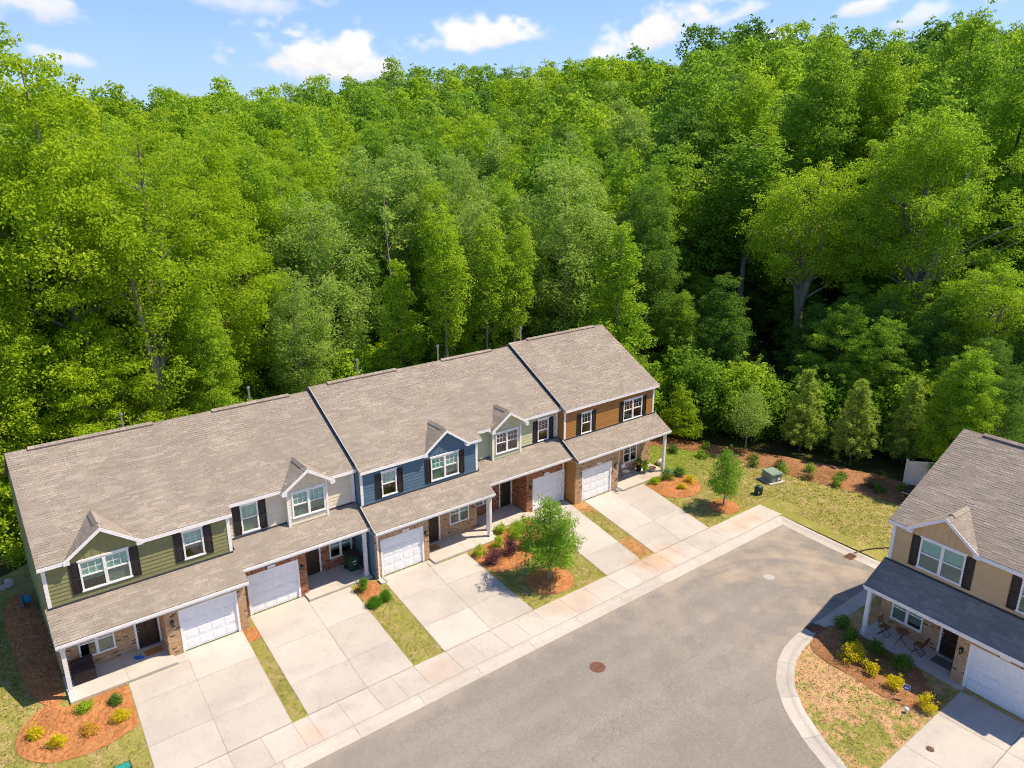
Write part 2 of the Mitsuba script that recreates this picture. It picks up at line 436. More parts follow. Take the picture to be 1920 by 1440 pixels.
lawn_poly = Polygon([(-60, -9.1), (38.2, -9.1), (37.9, -15), (37.7, -15.6), (37.6, -17.3), (49.5, -17.3), (48.6, -12.8), (47.9, -9.9), (47.2, -7.1), (45.8, -4.6), (44.8, -1.6), (42.9, 1.5), (41.8, 4.5),
                     (40.0, 9), (38.5, 15.5), (10, 15.5), (2, 14.5), (-1.0, 12.6), (-12, 11.2), (-60, 10)])
MB().prism(lawn_poly, -0.3, 0.0, (0.5, 0.5)).put('lawn', 'm_lawn')
lab('lawn', 'mown yellow green lawn round the townhouse row', 'lawn', kind='structure')
isl_poly = island_in.buffer(-0.05).difference(sbox(37.55, -17.4, 60, -10))
MB().prism(isl_poly, -0.3, 0.0, (0.5, 0.5)).put('lawn', 'm_lawn')
lab('lawn_001', 'patchy lawn with bare red soil inside the curved curb', 'lawn', kind='structure')


def curb(line, name, label, step=3.0, side=1, w=0.62):
    """rolled concrete curb in cast segments; the gutter pan lies on the road side (right of the line when side is 1)"""
    prof = [(-0.10, 0.012), (0.06, 0.016), (0.15, 0.0), (0.25, -0.032), (0.40, -0.044), (w, -0.050)]
    pts = resample(line, step / 4)
    base = tidy(name)
    offs = [strip(pts, side * a, side * a)[0] for a, z in prof]
    m = MB()
    m.add(np.vstack([np.c_[strip(pts, side * -0.09, 0)[0], np.full(len(pts), -.12)], np.c_[strip(pts, side * (w - .01), 0)[0], np.full(len(pts), -.12)]]),
          [[k, k + 1, len(pts) + k + 1, len(pts) + k] for k in range(len(pts) - 1)])
    v = m.v[0]
    USED.discard(base)
    m.put(base, 'm_joint')
    lab(base, label, 'curb', kind='structure')
    for a in range(0, len(pts) - 1, 4):
        b = min(a + 4, len(pts) - 1)
        top = []
        for k in range(a, b + 1):
            for (o, z), off in zip(prof, offs):
                pt = off[k].copy()
                if k == a:
                    pt += (off[k + 1] - off[k]) * 0.012
                if k == b:
                    pt -= (off[k] - off[k - 1]) * 0.012
                top.append([pt[0], pt[1], z])
        top = np.array(top)
        low = top.copy()
        low[:, 2] -= 0.12
        c, r = len(prof), b - a + 1
        f = [[i * c + j, (i + 1) * c + j, (i + 1) * c + j + 1, i * c + j + 1] for i in range(r - 1) for j in range(c - 1)]
        n = len(top)
        f += [[i, i + 1, n + i + 1, n + i] for i in range(c - 1)] + [[n - c + i + 1, n - c + i, 2 * n - c + i, 2 * n - c + i + 1] for i in range(c - 1)]
        f += [[i * c, (i + 1) * c, n + (i + 1) * c, n + i * c] for i in range(r - 1)] + [[(i + 1) * c - 1, (i + 2) * c - 1, n + (i + 2) * c - 1, n + (i + 1) * c - 1] for i in range(r - 1)]
        MB().add(np.vstack([top, low]), f, (rng.random(), 0.5)).put(base + '__segment', 'm_concrete')


curb([(-12, -9.05), (38.0, -9.05)], 'curb', 'straight pale concrete gutter curb between pavement and road', 3.0, 1)
curb(CURB_EAST, 'curb', 'short concrete curb closing the dead end of the road', 2.6, 1, 0.7)
curb(CURB_ISLAND, 'curb', 'curved concrete curb round the planted corner at right', 2.2, 1, 0.66)


def slab_panels(name, label, cols, rows, top, cat, kind='structure', under=None):
    """cast slab: cols = list of (x at back, x at front) joint lines, rows = list of y joint lines; each panel a piece"""
    base = tidy(name)
    yb, yf = rows[0], rows[-1]

    def xat(c, y):
        t = (yb - y) / (yb - yf)
        return c[0] + (c[1] - c[0]) * t
    a, b = cols[0], cols[-1]
    USED.discard(base)
    e = 0.0004
    MB().hexa([[xat(a, yf) + e, yf + e, -.1], [xat(b, yf) - e, yf + e, -.1], [b[0] - e, yb - e, -.1], [a[0] + e, yb - e, -.1]],
              [[xat(a, yf) + e, yf + e, top - .010], [xat(b, yf) - e, yf + e, top - .010], [b[0] - e, yb - e, top - .010], [a[0] + e, yb - e, top - .010]]).put(base, 'm_joint')
    lab(base, label, cat, kind=kind)
    g = 0.008
    for c0, c1 in zip(cols[:-1], cols[1:]):
        for y0, y1 in zip(rows[:-1], rows[1:]):
            q = [[xat(c0, y1) + g, y1 + g], [xat(c1, y1) - g, y1 + g], [xat(c1, y0) - g, y0 - g], [xat(c0, y0) + g, y0 - g]]
            h = rng.normal(0, 0.0015)
            MB().hexa([[*p, -.1] for p in q], [[*p, top + h] for p in q], (rng.random(), .5)).put(base + '__panel', 'm_concrete')
    return base


# driveways: (garage half, porch half) per townhouse, joints measured in the photograph
slab_panels('driveway', 'concrete driveway in front of the green townhouse, leftmost', [(2.32, 1.95), (4.832, 4.432)], [-0.72, -2.3, -5.1, -7.27], 0.02, 'driveway')
slab_panels('driveway', 'concrete driveway strip up to the green townhouse garage', [(4.872, 4.432), (7.5, 7.02)], [-0.03, -2.3, -5.1, -7.27], 0.022, 'driveway')
slab_panels('driveway', 'concrete driveway strip up to the cream townhouse garage', [(8.17, 7.7), (11.03, 10.37)], [0.86, -2.3, -5.1, -7.27], 0.021, 'driveway')
slab_panels('driveway', 'concrete driveway half before the cream townhouse porch', [(10.98, 10.372), (13.27, 12.69)], [0.22, -2.3, -5.1, -7.27], 0.019, 'driveway')
slab_panels('driveway', 'concrete driveway strip up to the blue townhouse garage', [(14.97, 14.33), (17.69, 16.97)], [-0.05, -2.5, -5.1, -7.27], 0.022, 'driveway')
slab_panels('driveway', 'concrete driveway half before the blue townhouse porch', [(17.625, 16.972), (20.02, 19.62)], [-0.72, -2.7, -5.1, -7.27], 0.019, 'driveway')
slab_panels('driveway', 'concrete driveway of the sage townhouse behind the street tree', [(25.95, 24.72), (28.9, 27.35)], [0.86, -2.4, -5.1, -7.27], 0.02, 'driveway')
slab_panels('driveway', 'concrete driveway strip up to the orange townhouse garage', [(29.75, 28.5), (32.21, 30.79)], [-0.05, -2.35, -4.6, -7.27], 0.022, 'driveway')
slab_panels('driveway', 'concrete driveway half before the orange townhouse porch', [(32.10, 30.792), (34.72, 33.3)], [-0.62, -2.2, -4.55, -7.27], 0.019, 'driveway')
for key, x0, x1, y0, y1 in (('driveway_001', 4.40, 4.86, -.71, -.04), ('driveway_004', 17.70, 18.01, -.71, -.06), ('driveway_007', 32.22, 32.74, -.61, -.06)):
    MB().box(x0, x1, y0, y1, -.1, .0205, (rng.random(), .5)).put(key + '__panel', 'm_concrete')
xs = [-12, -9.5, -7, -4.5, -2, 0.5, 1.9, 3.1, 4.4, 5.7, 7.0, 7.66, 8.95, 10.36, 11.5, 12.65, 14.35, 15.6, 16.9, 18.2, 19.5, 21.2, 22.9, 24.6, 26, 27.3, 28.5, 29.6, 30.85, 32.1, 33.3, 35.0, 36.7, 38.35]
slab_panels('sidewalk', 'concrete sidewalk of square panels between driveways and curb', [(x, x) for x in xs], [-7.29, -8.94], 0.018, 'sidewalk')
# driveway of the tan townhouse, running towards the road at left
for y0, y1, lb in ((-22.98, -25.55, 'concrete driveway half before the tan townhouse garage, nearer the lawn'), (-25.57, -27.6, 'concrete driveway half at the bottom right frame edge')):
    base = tidy('driveway')
    USED.discard(base)
    MB().box(22.4, 30.3, y1 - .01, y0 + .01, -.1, 0.010).put(base, 'm_joint')
    lab(base, lb, 'driveway', kind='structure')
    for x0, x1 in ((30.36, 28.2), (28.2, 25.4), (25.4, 22.35)):
        MB().box(x1 + .012, x0 - .012, y1 + .012, y0 - .012, -.1, 0.02, (rng.random(), .5)).put(base + '__panel', 'm_concrete')

# ------------------------------------------------------------------ mulch beds


def blob(pts, r=0.35):
    """closed outline rounded by cutting its corners"""
    p = np.asarray(pts, float)
    for _ in range(3):
        q = np.roll(p, -1, axis=0)
        p = np.stack([p * .78 + q * .22, p * .22 + q * .78], 1).reshape(-1, 2)
    return Polygon(p).buffer(0)


BEDS = []


def bed(poly, label, h=0.05, mt='m_straw'):
    k = tidy('mulch_bed')
    USED.discard(k)
    g = poly
    x0, y0, x1, y1 = g.bounds
    step = 0.25 if g.area < 60 else 0.5
    m = trimesh.creation.extrude_polygon(g, 0.02, engine='earcut')
    # mounded top: grid points inside, draped
    xs_, ys_ = np.arange(x0, x1 + step, step), np.arange(y0, y1 + step, step)
    mb = MB()
    cells = []
    for a in range(len(xs_) - 1):
        for b in range(len(ys_) - 1):
            c = sbox(xs_[a], ys_[b], xs_[a + 1], ys_[b + 1])
            if g.contains(c):
                cells.append(np.array([[xs_[a], ys_[b]], [xs_[a + 1], ys_[b]], [xs_[a + 1], ys_[b + 1]], [xs_[a], ys_[b + 1]]]))
            elif g.intersects(c):
                for s in getattr(g.intersection(c), 'geoms', [g.intersection(c)]):
                    if s.geom_type == 'Polygon' and s.area > 1e-4:
                        cells.append(np.array(s.exterior.coords)[:-1])
    bd = g.exterior
    for c in cells:
        z = np.array([0.006 + min(1.0, bd.distance(Point(p)) / 0.5) * h for p in c]) + 0.03 * (meshkit.noise(np.c_[c * 3, c[:, :1] * 0]) - .2) * (h > 0)
        z = np.maximum(z, 0.006)
        v = np.c_[c, z]
        mb.add(v, [[0, k2, k2 + 1] for k2 in range(1, len(c) - 1)], (.5, .5))
    ring = np.array(bd.coords)
    n = len(ring)
    mb.add(np.vstack([np.c_[ring, np.full(n, 0.006)], np.c_[ring, np.full(n, -0.05)]]), [[i, i + 1, n + i + 1, n + i] for i in range(n - 1)], (.5, .5))
    mb.put(k, mt)
    lab(k, label, 'mulch bed', kind='structure')
    BEDS.append((k, g, h))
    return k


bed(blob([(-0.1, -0.70), (0.0, -0.70), (1.2, -0.71), (2.27, -0.72), (2.27, -0.74), (2.2, -2.0), (2.12, -3.5), (2.10, -3.6), (0.6, -4.15), (-1.2, -3.75), (-2.15, -2.3), (-1.7, -0.8), (-0.6, 0.1)]), 'orange pine straw bed before the green townhouse porch')
bed(blob([(-1.5, 9.5), (0.1, 10.5), (0.12, -0.5), (-0.9, -0.1), (-1.4, 3)], .2), 'shaded pine straw strip along the green townhouse side wall')
bed(Polygon([(7.54, -0.05), (8.12, -0.05), (8.06, -1.1), (7.46, -1.1)]), 'little pine straw patch between the first two garages', .03)
bed(blob([(13.3, 0.1), (14.5, 0.1), (14.62, -0.6), (14.2, -1.3), (13.25, -1.75)], .12), 'small pine straw bed by the cream townhouse porch')
bed(blob([(20.1, -0.75), (22.2, -0.5), (23.6, 0.2), (25.4, 0.3), (25.2, -1.4), (23.4, -3.2), (21.8, -3.75), (20.2, -3.6), (19.95, -2.4)]), 'pine straw bed with shrubs before the blue townhouse')
bed(blob([(20.9, -5.0), (21.6, -4.5), (22.9, -4.7), (23.5, -5.6), (22.9, -6.8), (21.8, -7.05), (20.8, -6.6), (20.5, -5.8)]), 'round pine straw ring under the street tree', .12)
bed(blob([(34.75, -0.62), (37.2, -0.3), (38.2, -1.6), (37.8, -3.2), (36.2, -4.0), (34.6, -3.4), (34.3, -2.2)]), 'pine straw bed before the orange townhouse porch')
bed(Point(36.3, -6.05).buffer(1.0), 'pine straw ring under the small lawn tree', .12)
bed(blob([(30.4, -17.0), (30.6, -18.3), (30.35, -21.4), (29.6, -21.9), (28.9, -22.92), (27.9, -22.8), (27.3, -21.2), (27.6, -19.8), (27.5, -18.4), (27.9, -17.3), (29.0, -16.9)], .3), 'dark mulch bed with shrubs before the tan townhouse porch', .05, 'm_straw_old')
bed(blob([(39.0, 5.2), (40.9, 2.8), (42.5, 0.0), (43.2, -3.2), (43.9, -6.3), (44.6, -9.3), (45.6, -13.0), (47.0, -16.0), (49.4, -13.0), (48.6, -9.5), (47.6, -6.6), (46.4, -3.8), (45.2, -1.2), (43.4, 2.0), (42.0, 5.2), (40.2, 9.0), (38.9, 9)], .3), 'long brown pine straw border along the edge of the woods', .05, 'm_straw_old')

# ------------------------------------------------------------------ town houses
SL = 0.5365         # slope of the main roof
YE, ZE, YR, ZR = 0.930, 5.775, 6.784, 8.915
PS, PY, PZ = 0.59, -0.363, 2.79   # porch roof: slope, eave


def zmain(y):
    return ZE + (y - YE) * SL


def zporch(y):
    return PZ + (y - PY) * PS


def shingles(mb, O, ud, vd, nd, poly, r, expo=0.135, lift=0.004):
    """shingle tabs over a polygon given in (u, v) of a sloping plane"""
    u0, v0, u1, v1 = poly.bounds
    inner = poly.buffer(-0.002)
    rows = int(math.ceil((v1 - v0) / expo))
    for k in range(rows):
        va, vb = v0 + k * expo, v0 + (k + 1) * expo + 0.004
        u = u0 - r.random() * 0.3
        while u < u1:
            wd = r.choice([0.2, 0.25, 0.33, 0.45, 0.6, 0.8]) * r.uniform(.85, 1.15)
            ua, ub = u, u + wd
            u = ub
            c = sbox(ua, va, ub - 0.004, vb)
            if not inner.intersects(c):
                continue
            thick = r.uniform(0.008, 0.02)
            uv = (r.beta(1.3, 2.2), r.random())
            if poly.contains(c):
                pts = [[ua, va], [ub - .004, va], [ub - .004, vb], [ua, vb]]
                hs = [thick, thick, 0.004, 0.004]
                top = [O + ud * p[0] + vd * p[1] + nd * (h + lift) for p, h in zip(pts, hs)]
                low = [O + ud * p[0] + vd * p[1] for p in pts[:2]]
                mb.add(np.array(top + low), [[0, 1, 2], [0, 2, 3], [4, 5, 1], [4, 1, 0], [0, 3, 4], [1, 5, 2]], uv)
            else:
                g = poly.intersection(c)
                for s in getattr(g, 'geoms', [g]):
                    if s.geom_type == 'Polygon' and s.area > 1e-5:
                        pp = np.array(s.exterior.coords)[:-1]
                        if not s.exterior.is_ccw:
                            pp = pp[::-1]
                        pv = [O + ud * p[0] + vd * p[1] + nd * (lift + thick * (1 - (p[1] - va) / (expo + .004)) + .003) for p in pp]
                        mb.add(np.array(pv), [[0, i2, i2 + 1] for i2 in range(1, len(pp) - 1)], uv)


def slope_plate(mb, O, ud, vd, nd, poly, t):
    """solid plate under a roof plane"""
    for g in getattr(poly, 'geoms', [poly]):
        m = trimesh.creation.extrude_polygon(g, t, engine='earcut')
        v = np.array(m.vertices)
        mb.add(O + v[:, :1] * ud + v[:, 1:2] * vd + (v[:, 2:] - t) * nd, m.faces)


def unit3(v):
    v = np.asarray(v, float)
    return v / np.linalg.norm(v)


def lap(mb, x0, x1, y, z0, z1, holes, expo=0.19):
    """one lap siding board per course and run, returned as a list of boards"""
    out = []
    n = int(math.ceil((z1 - z0) / expo - 1e-6))
    for k in range(n):
        a, b = z0 + k * expo, min(z0 + (k + 1) * expo, z1)
        runs = [(x0, x1)]
        for h0, h1, g0, g1 in holes:
            if g0 < b - 1e-3 and g1 > a + 1e-3:
                if not (g0 <= a + .02 and g1 >= b - .02):
                    # board notched by the opening: keep the remaining rip above or below
                    pass
                nr = []
                for s, e in runs:
                    if h1 <= s or h0 >= e:
                        nr.append((s, e))
                        continue
                    if h0 > s + .01:
                        nr.append((s, h0))
                    if h1 < e - .01:
                        nr.append((h1, e))
                    if g0 > a + .01 and g0 < b:
                        out.append((max(s, h0), min(e, h1), a, g0, expo))
                    if g1 < b - .01 and g1 > a:
                        out.append((max(s, h0), min(e, h1), g1, b, expo))
                runs = nr
        for s, e in runs:
            out.append((s, e, a, b, expo))
    return out


def board_mesh(s, e, a, b, y):
    t0, t1 = 0.030, 0.006
    m = MB()
    m.add([[s, y - t0, a], [e, y - t0, a], [e, y, a], [s, y, a], [s, y - t1, b], [e, y - t1, b], [e, y, b], [s, y, b]], BOXF)
    return m


def bricks(mb, x0, x1, z0, z1, y, holes=(), soldier=None, r=None, depth=0.016):
    """running bond on the plane y, facing -y"""
    L, H, J = 0.203, 0.067, 0.010
    k = 0
    z = z0
    while z < z1 - 0.02:
        zt = min(z + H - J, z1)
        x = x0 - (L / 2 if k % 2 else 0)
        while x < x1:
            a, b = max(x, x0), min(x + L - J, x1)
            x += L
            if b - a < 0.02:
                continue
            segs = [(a, b)]
            for h0, h1, g0, g1 in holes:
                if g0 < zt and g1 > z:
                    nr = []
                    for s, e in segs:
                        if h1 <= s or h0 >= e:
                            nr.append((s, e))
                        else:
                            if h0 - s > .02:
                                nr.append((s, h0))
                            if e - h1 > .02:
                                nr.append((h1, e))
                    segs = nr
            for s, e in segs:
                d = depth + r.uniform(-.003, .004)
                mb.add([[s, y - d, z], [e, y - d, z], [e, y - d, zt], [s, y - d, zt], [s, y, z], [e, y, z], [e, y, zt], [s, y, zt]],
                       [[0, 1, 2, 3], [4, 5, 1, 0], [3, 2, 6, 7], [4, 0, 3, 7], [1, 5, 6, 2]], (r.random(), r.random()))
        z += H
        k += 1


def bricks_x(mb, y0, y1, z0, z1, x, sign, r):
    """running bond on a wall across, facing sign * x"""
    t = MB()
    bricks(t, y0, y1, z0, z1, 0.0, r=r)
    for v, f, uv in zip(t.v, t.f, t.uv):
        w = np.stack([x - sign * v[:, 1] * -1 if sign > 0 else x + v[:, 1], v[:, 0], v[:, 2]], 1)
        if sign > 0:
            w[:, 0] = x - v[:, 1]
        ff = f - f.min()
        mb.add(w, ff if sign > 0 else ff[:, ::-1], uv)


class House:
    def __init__(self, key, M):
        self.k, self.M = key, M

    def put(self, mb, part, bsdf, smooth=False):
        return mb.put(f'{self.k}__{part}', bsdf, self.M, smooth)


def window(h, x0, x1, z0, z1, y, double, style, parent='window', recess=0.0):
    """double-hung unit(s): frame, sill, sashes, muntins, panes, blind"""
    k = tidy(f'{h.k}__{parent}')
    USED.discard(k)
    f = MB()
    w = 0.075
    yo, yi = y - 0.045, y + 0.06
    f.box(x0, x0 + w, yo, yi, z0, z1).box(x1 - w, x1, yo, yi, z0, z1).box(x0 + w, x1 - w, yo, yi, z0, z0 + w * .8).box(x0 + w, x1 - w, yo, yi, z1 - w, z1)
    f.box(x0 - .04, x1 + .04, yo - .02, y - .002, z1, z1 + .085)        # head casing
    cells = [(x0 + w, x1 - w)]
    if double:
        c = (x0 + x1) / 2
        f.box(c - .065, c + .065, yo, yi, z0 + w * .8, z1 - w)
        cells = [(x0 + w, c - .065), (c + .065, x1 - w)]
    f.put(k, 'm_white', h.M)
    MB().box(x0 - .03, x1 + .03, yo - .025, yo, z0 - .015, z0 + .045).put(k + '__sill', 'm_white', h.M)
    zm = (z0 + z1) / 2
    for a, b in cells:
        MB().box(a, b, y - .02, y + .03, zm - .03, zm + .03).put(k + '__meeting_rail', 'm_white', h.M)
        up, lo = ('m_pane', 'm_pane_screen') if style != 'dark' else ('m_pane_dark', 'm_pane_dark')
        za, zb = z0 + w * .8, z1 - w
        MB().add([[a, y + .012, zm + .03], [b, y + .012, zm + .03], [b, y + .012, zb], [a, y + .012, zb]], [[0, 1, 2, 3]]).put(k + '__pane', up, h.M)
        MB().add([[a, y - .008, za], [b, y - .008, za], [b, y - .008, zm - .03], [a, y - .008, zm - .03]], [[0, 1, 2, 3]]).put(k + '__pane', lo, h.M)
        mu = MB()
        n = 3
        for i2 in range(1, n):
            xx = a + (b - a) * i2 / n
            mu.box(xx - .011, xx + .011, y - .004, y + .006, zm + .03, zb)
        zz = (zm + .03 + zb) / 2
        mu.box(a, b, y - .006, y + .004, zz - .011, zz + .011)
        if style in ('grid', 'dark'):
            mu.put(k + '__muntin', 'm_white', h.M)
        if style == 'dark':
            s = MB()
            s.add([[a - .05, y + .30, za - .1], [b + .05, y + .30, za - .1], [b + .05, y + .30, zb + .1], [a - .05, y + .30, zb + .1]], [[0, 1, 2, 3]])
            s.put(k + '__curtain', 'm_curtain', h.M)  # dark sheet set behind the panes in place of the unlit room
        else:
            s = MB()                                               # closed slats of a blind
            zz = za if style == 'plain' else za + (zb - za) * max(0.0, rng.choice([-.2, 0, 0, .12, .3, .48]))
            while zz < zb:
                s.add([[a, y + .055, zz], [b, y + .055, zz], [b, y + .075, zz + .05], [a, y + .075, zz + .05]], [[0, 1, 2, 3]])
                zz += .05
            bk = s.put(k + '__blind', 'm_blind', h.M)
    return k


def shutter(h, x0, x1, z0, z1, y):
    m = MB()
    yo = y - .055
    s = .055
    m.box(x0, x0 + s, yo, y, z0, z1).box(x1 - s, x1, yo, y, z0, z1)
    zm = z0 + (z1 - z0) * .48
    for a, b in ((z0, z0 + s), (zm - s, zm + s), (z1 - s, z1)):
        m.box(x0 + s, x1 - s, yo, y, a, b)
    m.box(x0 + s, x1 - s, yo + .022, y, z0 + s, zm - s).box(x0 + s, x1 - s, yo + .022, y, zm + s, z1 - s)
    for a, b in ((z0 + s, zm - s), (zm + s, z1 - s)):
        m.hexa([[x0 + s + .03, yo + .022, a + .03], [x1 - s - .03, yo + .022, a + .03], [x1 - s - .03, yo + .022, b - .03], [x0 + s + .03, yo + .022, b - .03]],
               [[x0 + s + .07, yo + .006, a + .07], [x1 - s - .07, yo + .006, a + .07], [x1 - s - .07, yo + .006, b - .07], [x0 + s + .07, yo + .006, b - .07]])
    h.put(m, 'shutter', 'm_black')


def front_door(h, x0, x1, z0, z1, y):
    k = tidy(f'{h.k}__front_door')
    USED.discard(k)
    m = MB()
    s = .12
    m.box(x0, x1, y + .03, y + .07, z0, z1)
    H, W = z1 - z0, x1 - x0
    for cx in (0, 1):
        xa = x0 + s * .8 + cx * (W - s * .6) / 2
        xb = xa + (W - s * 2.6) / 2
        for a, b in ((.1, .36), (.43, .74), (.79, .94)):
            za, zb = z0 + a * H, z0 + b * H
            m.hexa([[xa, y + .03, za], [xb, y + .03, za], [xb, y + .03, zb], [xa, y + .03, zb]], [[xa + .035, y + .014, za + .035], [xb - .035, y + .014, za + .035], [xb - .035, y + .014, zb - .035], [xa + .035, y + .014, zb - .035]])
    m.put(k, 'm_darkdoor', h.M)
    f = MB()
    f.box(x0 - .09, x0, y - .03, y + .06, z0, z1 + .09).box(x1, x1 + .09, y - .03, y + .06, z0, z1 + .09).box(x0, x1, y - .03, y + .06, z1, z1 + .09)
    f.put(k + '__frame', 'm_white', h.M)
    hd = MB()
    for zz in (.95, 1.12):
        hd.cyl((x0 + .07, y + .03, z0 + zz), (x0 + .07, y - .02, z0 + zz), .03)
        hd.mesh(trimesh.creation.icosphere(1, .035).apply_translation([x0 + .07, y - .035, z0 + zz]))
    hd.put(k + '__handle', 'm_metal', h.M)
    MB().box(x0, x1, y - .05, y + .02, z0 - .005, z0 + .02).put(k + '__threshold', 'm_metal', h.M)


def garage_door(h, x0, x1, z0, z1, y):
    """four hinged sections, each with a row of raised panels, in white jambs; y is the plane of the brick front"""
    k = tidy(f'{h.k}__garage_door')
    USED.discard(k)
    f = MB()
    yd = y + .045
    f.box(x0 - .10, x0, y - .025, yd + .03, z0, z1 + .10).box(x1, x1 + .10, y - .025, yd + .03, z0, z1 + .10).box(x0, x1, y - .025, yd + .03, z1, z1 + .10)
    f.put(k, 'm_white', h.M)
    n = 4
    for i2 in range(n):
        a, b = z0 + .012 + (z1 - z0 - .012) * i2 / n, z0 + .012 + (z1 - z0 - .012) * (i2 + 1) / n - .009
        m = MB()
        m.box(x0 + .004, x1 - .004, yd, yd + .04, a, b)
        for c in range(4):
            xa = x0 + .07 + c * (x1 - x0 - .04) / 4
            xb = xa + (x1 - x0 - .04) / 4 - .10
            m.hexa([[xa, yd, a + .07], [xb, yd, a + .07], [xb, yd, b - .07], [xa, yd, b - .07]],
                   [[xa + .03, yd - .012, a + .10], [xb - .03, yd - .012, a + .10], [xb - .03, yd - .012, b - .10], [xa + .03, yd - .012, b - .10]])
        m.put(k + '__section', 'm_door_white', h.M)
    MB().box(x0 + .01, x1 - .01, yd - .01, yd + .05, z0, z0 + .013).put(k + '__seal', 'm_black', h.M)


def wall_lamp(h, x, y, z):
    m = MB()
    m.box(x - .06, x + .06, y - .03, y - .012, z - .12, z + .12)
    m.cyl((x, y - .03, z + .10), (x, y - .13, z + .14), .012, .012, 6)
    m.cyl((x, y - .13, z + .14), (x, y - .13, z + .10), .02, .085, 8)
    m.cyl((x, y - .13, z - .12), (x, y - .13, z - .16), .06, .03, 8)
    for a in range(4):
        dx, dy = .06 * math.cos(a * PI / 2 + .78), .06 * math.sin(a * PI / 2 + .78)
        m.cyl((x + dx, y - .13 + dy, z - .12), (x + dx, y - .13 + dy, z + .10), .008, .008, 5)
    k = h.put(m, 'wall_lamp', 'm_black')
    MB().cyl((x, y - .13, z - .11), (x, y - .13, z + .09), .045, .05, 8).put(k + '__glass', 'm_pane', h.M)


def column(h, x, y, z0, z1):
    m = MB()
    r = .085
    m.box(x - r, x + r, y - r, y + r, z0 + .20, z1 - .12)
    m.box(x - r - .035, x + r + .035, y - r - .035, y + r + .035, z0, z0 + .20)
    m.box(x - r - .03, x + r + .03, y - r - .03, y + r + .03, z1 - .12, z1)
    h.put(m, 'porch_column', 'm_white')


def gable(h, xc, hw, ypk, yback, zpk, zft, col, ywall, r, bay=None, zs=0.0):
    """front gable or dormer: two small roof slopes, board and batten face, white rake boards, a little ridge vent"""
    y0 = ypk
    for s in (-1, 1):
        Rg = np.array([xc, y0, zpk])
        vd = unit3([s * hw, 0, zft - zpk])          # down the slope
        L = math.hypot(hw, zpk - zft)
        ud = np.array([0, 1.0, 0])
        yap = yback
        # polygon in (depth, distance up from the eave)
        yv = y0 + (zft - zmain(y0) - zs) / SL if True else 0
        foot = YE + (zft - zs - ZE) / SL
        foot = max(foot, y0 + 0.02)
        P = Polygon([(0, 0), (foot - y0, 0), (yap - y0, L), (0, L)])
        O = np.array([xc + s * hw, y0, zft])
        nd = unit3([s * (zpk - zft), 0, hw])
        mb = MB()
        if s < 0:
            shingles(mb, O, ud, -vd, nd, P, r)
            slope = MB()
            slope_plate(slope, O, ud, -vd, nd, P, .10)
        else:
            shingles(mb, O, ud, -vd, nd, P, r)
            slope = MB()
            slope_plate(slope, O, ud, -vd, nd, P, .10)
        k = h.put(slope, 'gable_roof', 'm_deck')
        kk = mb.put(k + '__shingle_courses', 'm_shingle', h.M)
        stuff(kk)
        # rake board
        rb = MB()
        a, b = np.array([xc, y0, zpk + .005]), np.array([xc + s * (hw + .02), y0, zft + .005 - .02 * (zpk - zft) / hw])
        dn = np.array([0, 0, -.17])
        rb.hexa([a + dn + [0, -.035, 0], b + dn * .95 + [0, -.035, 0], b + dn * .95, a + dn], [a + [0, -.035, 0], b + [0, -.035, 0], b, a])
        # boxed return at the foot
        rb.box(xc + s * hw - .22 if s > 0 else xc - hw - .03, xc + hw + .03 if s > 0 else xc - hw + .22, y0 - .03, ywall - .002, zft - .20, zft - .04)
        # soffit
        rb.hexa([a + [0, 0, -.16], b + [0, 0, -.15], b + [0, ywall - y0, -.15], a + [0, ywall - y0, -.16]], [a + [0, 0, -.13], b + [0, 0, -.12], b + [0, ywall - y0, -.12], a + [0, ywall - y0, -.13]])
        rb.put(f'{h.k}__rake_board', 'm_white', h.M)
    # ridge vent of the gable
    yv0, yv1 = y0 + .45, yback - .25
    m = MB()
    s1 = (zpk - zft) / hw
    for s in (-1, 1):
        e = s * .17
        m.hexa([[xc, yv0, zpk + .03], [xc + e, yv0, zpk + .03 - .17 * s1], [xc + e, yv1, zpk + .03 - .17 * s1], [xc, yv1, zpk + .03]],
               [[xc, yv0, zpk + .075], [xc + e, yv0, zpk + .06 - .17 * s1], [xc + e, yv1, zpk + .06 - .17 * s1], [xc, yv1, zpk + .075]])
    h.put(m, 'gable_ridge_vent', 'm_shingle')
    # board and batten face
    m = MB()
    zb = zft - .25
    F = Polygon([(xc - hw + .12, zb), (xc + hw - .12, zb), (xc + hw - .12, zft - .06), (xc, zpk - .10), (xc - hw + .12, zft - .06)])
    if bay:
        F = Polygon([(bay[0], zb), (bay[1], zb), (bay[1], zft - .02), (xc, zpk - .10), (bay[0], zft - .02)])
    g = trimesh.creation.extrude_polygon(F, .02, engine='earcut')
    v = np.array(g.vertices)
    m.add(np.stack([v[:, 0], ywall - .015 + v[:, 2] - .02, v[:, 1]], 1), g.faces[:, ::-1])
    xx = xc - hw + .2
    while xx < xc + hw - .15:
        zt = zpk - .12 - abs(xx - xc) * s1
        if zt > zb + .05 and (not bay or bay[0] < xx < bay[1] - .03):
            m.box(xx, xx + .035, ywall - .05, ywall - .033, zb, zt)
        xx += .3
    h.put(m, 'gable_face', 'm_side_' + col)


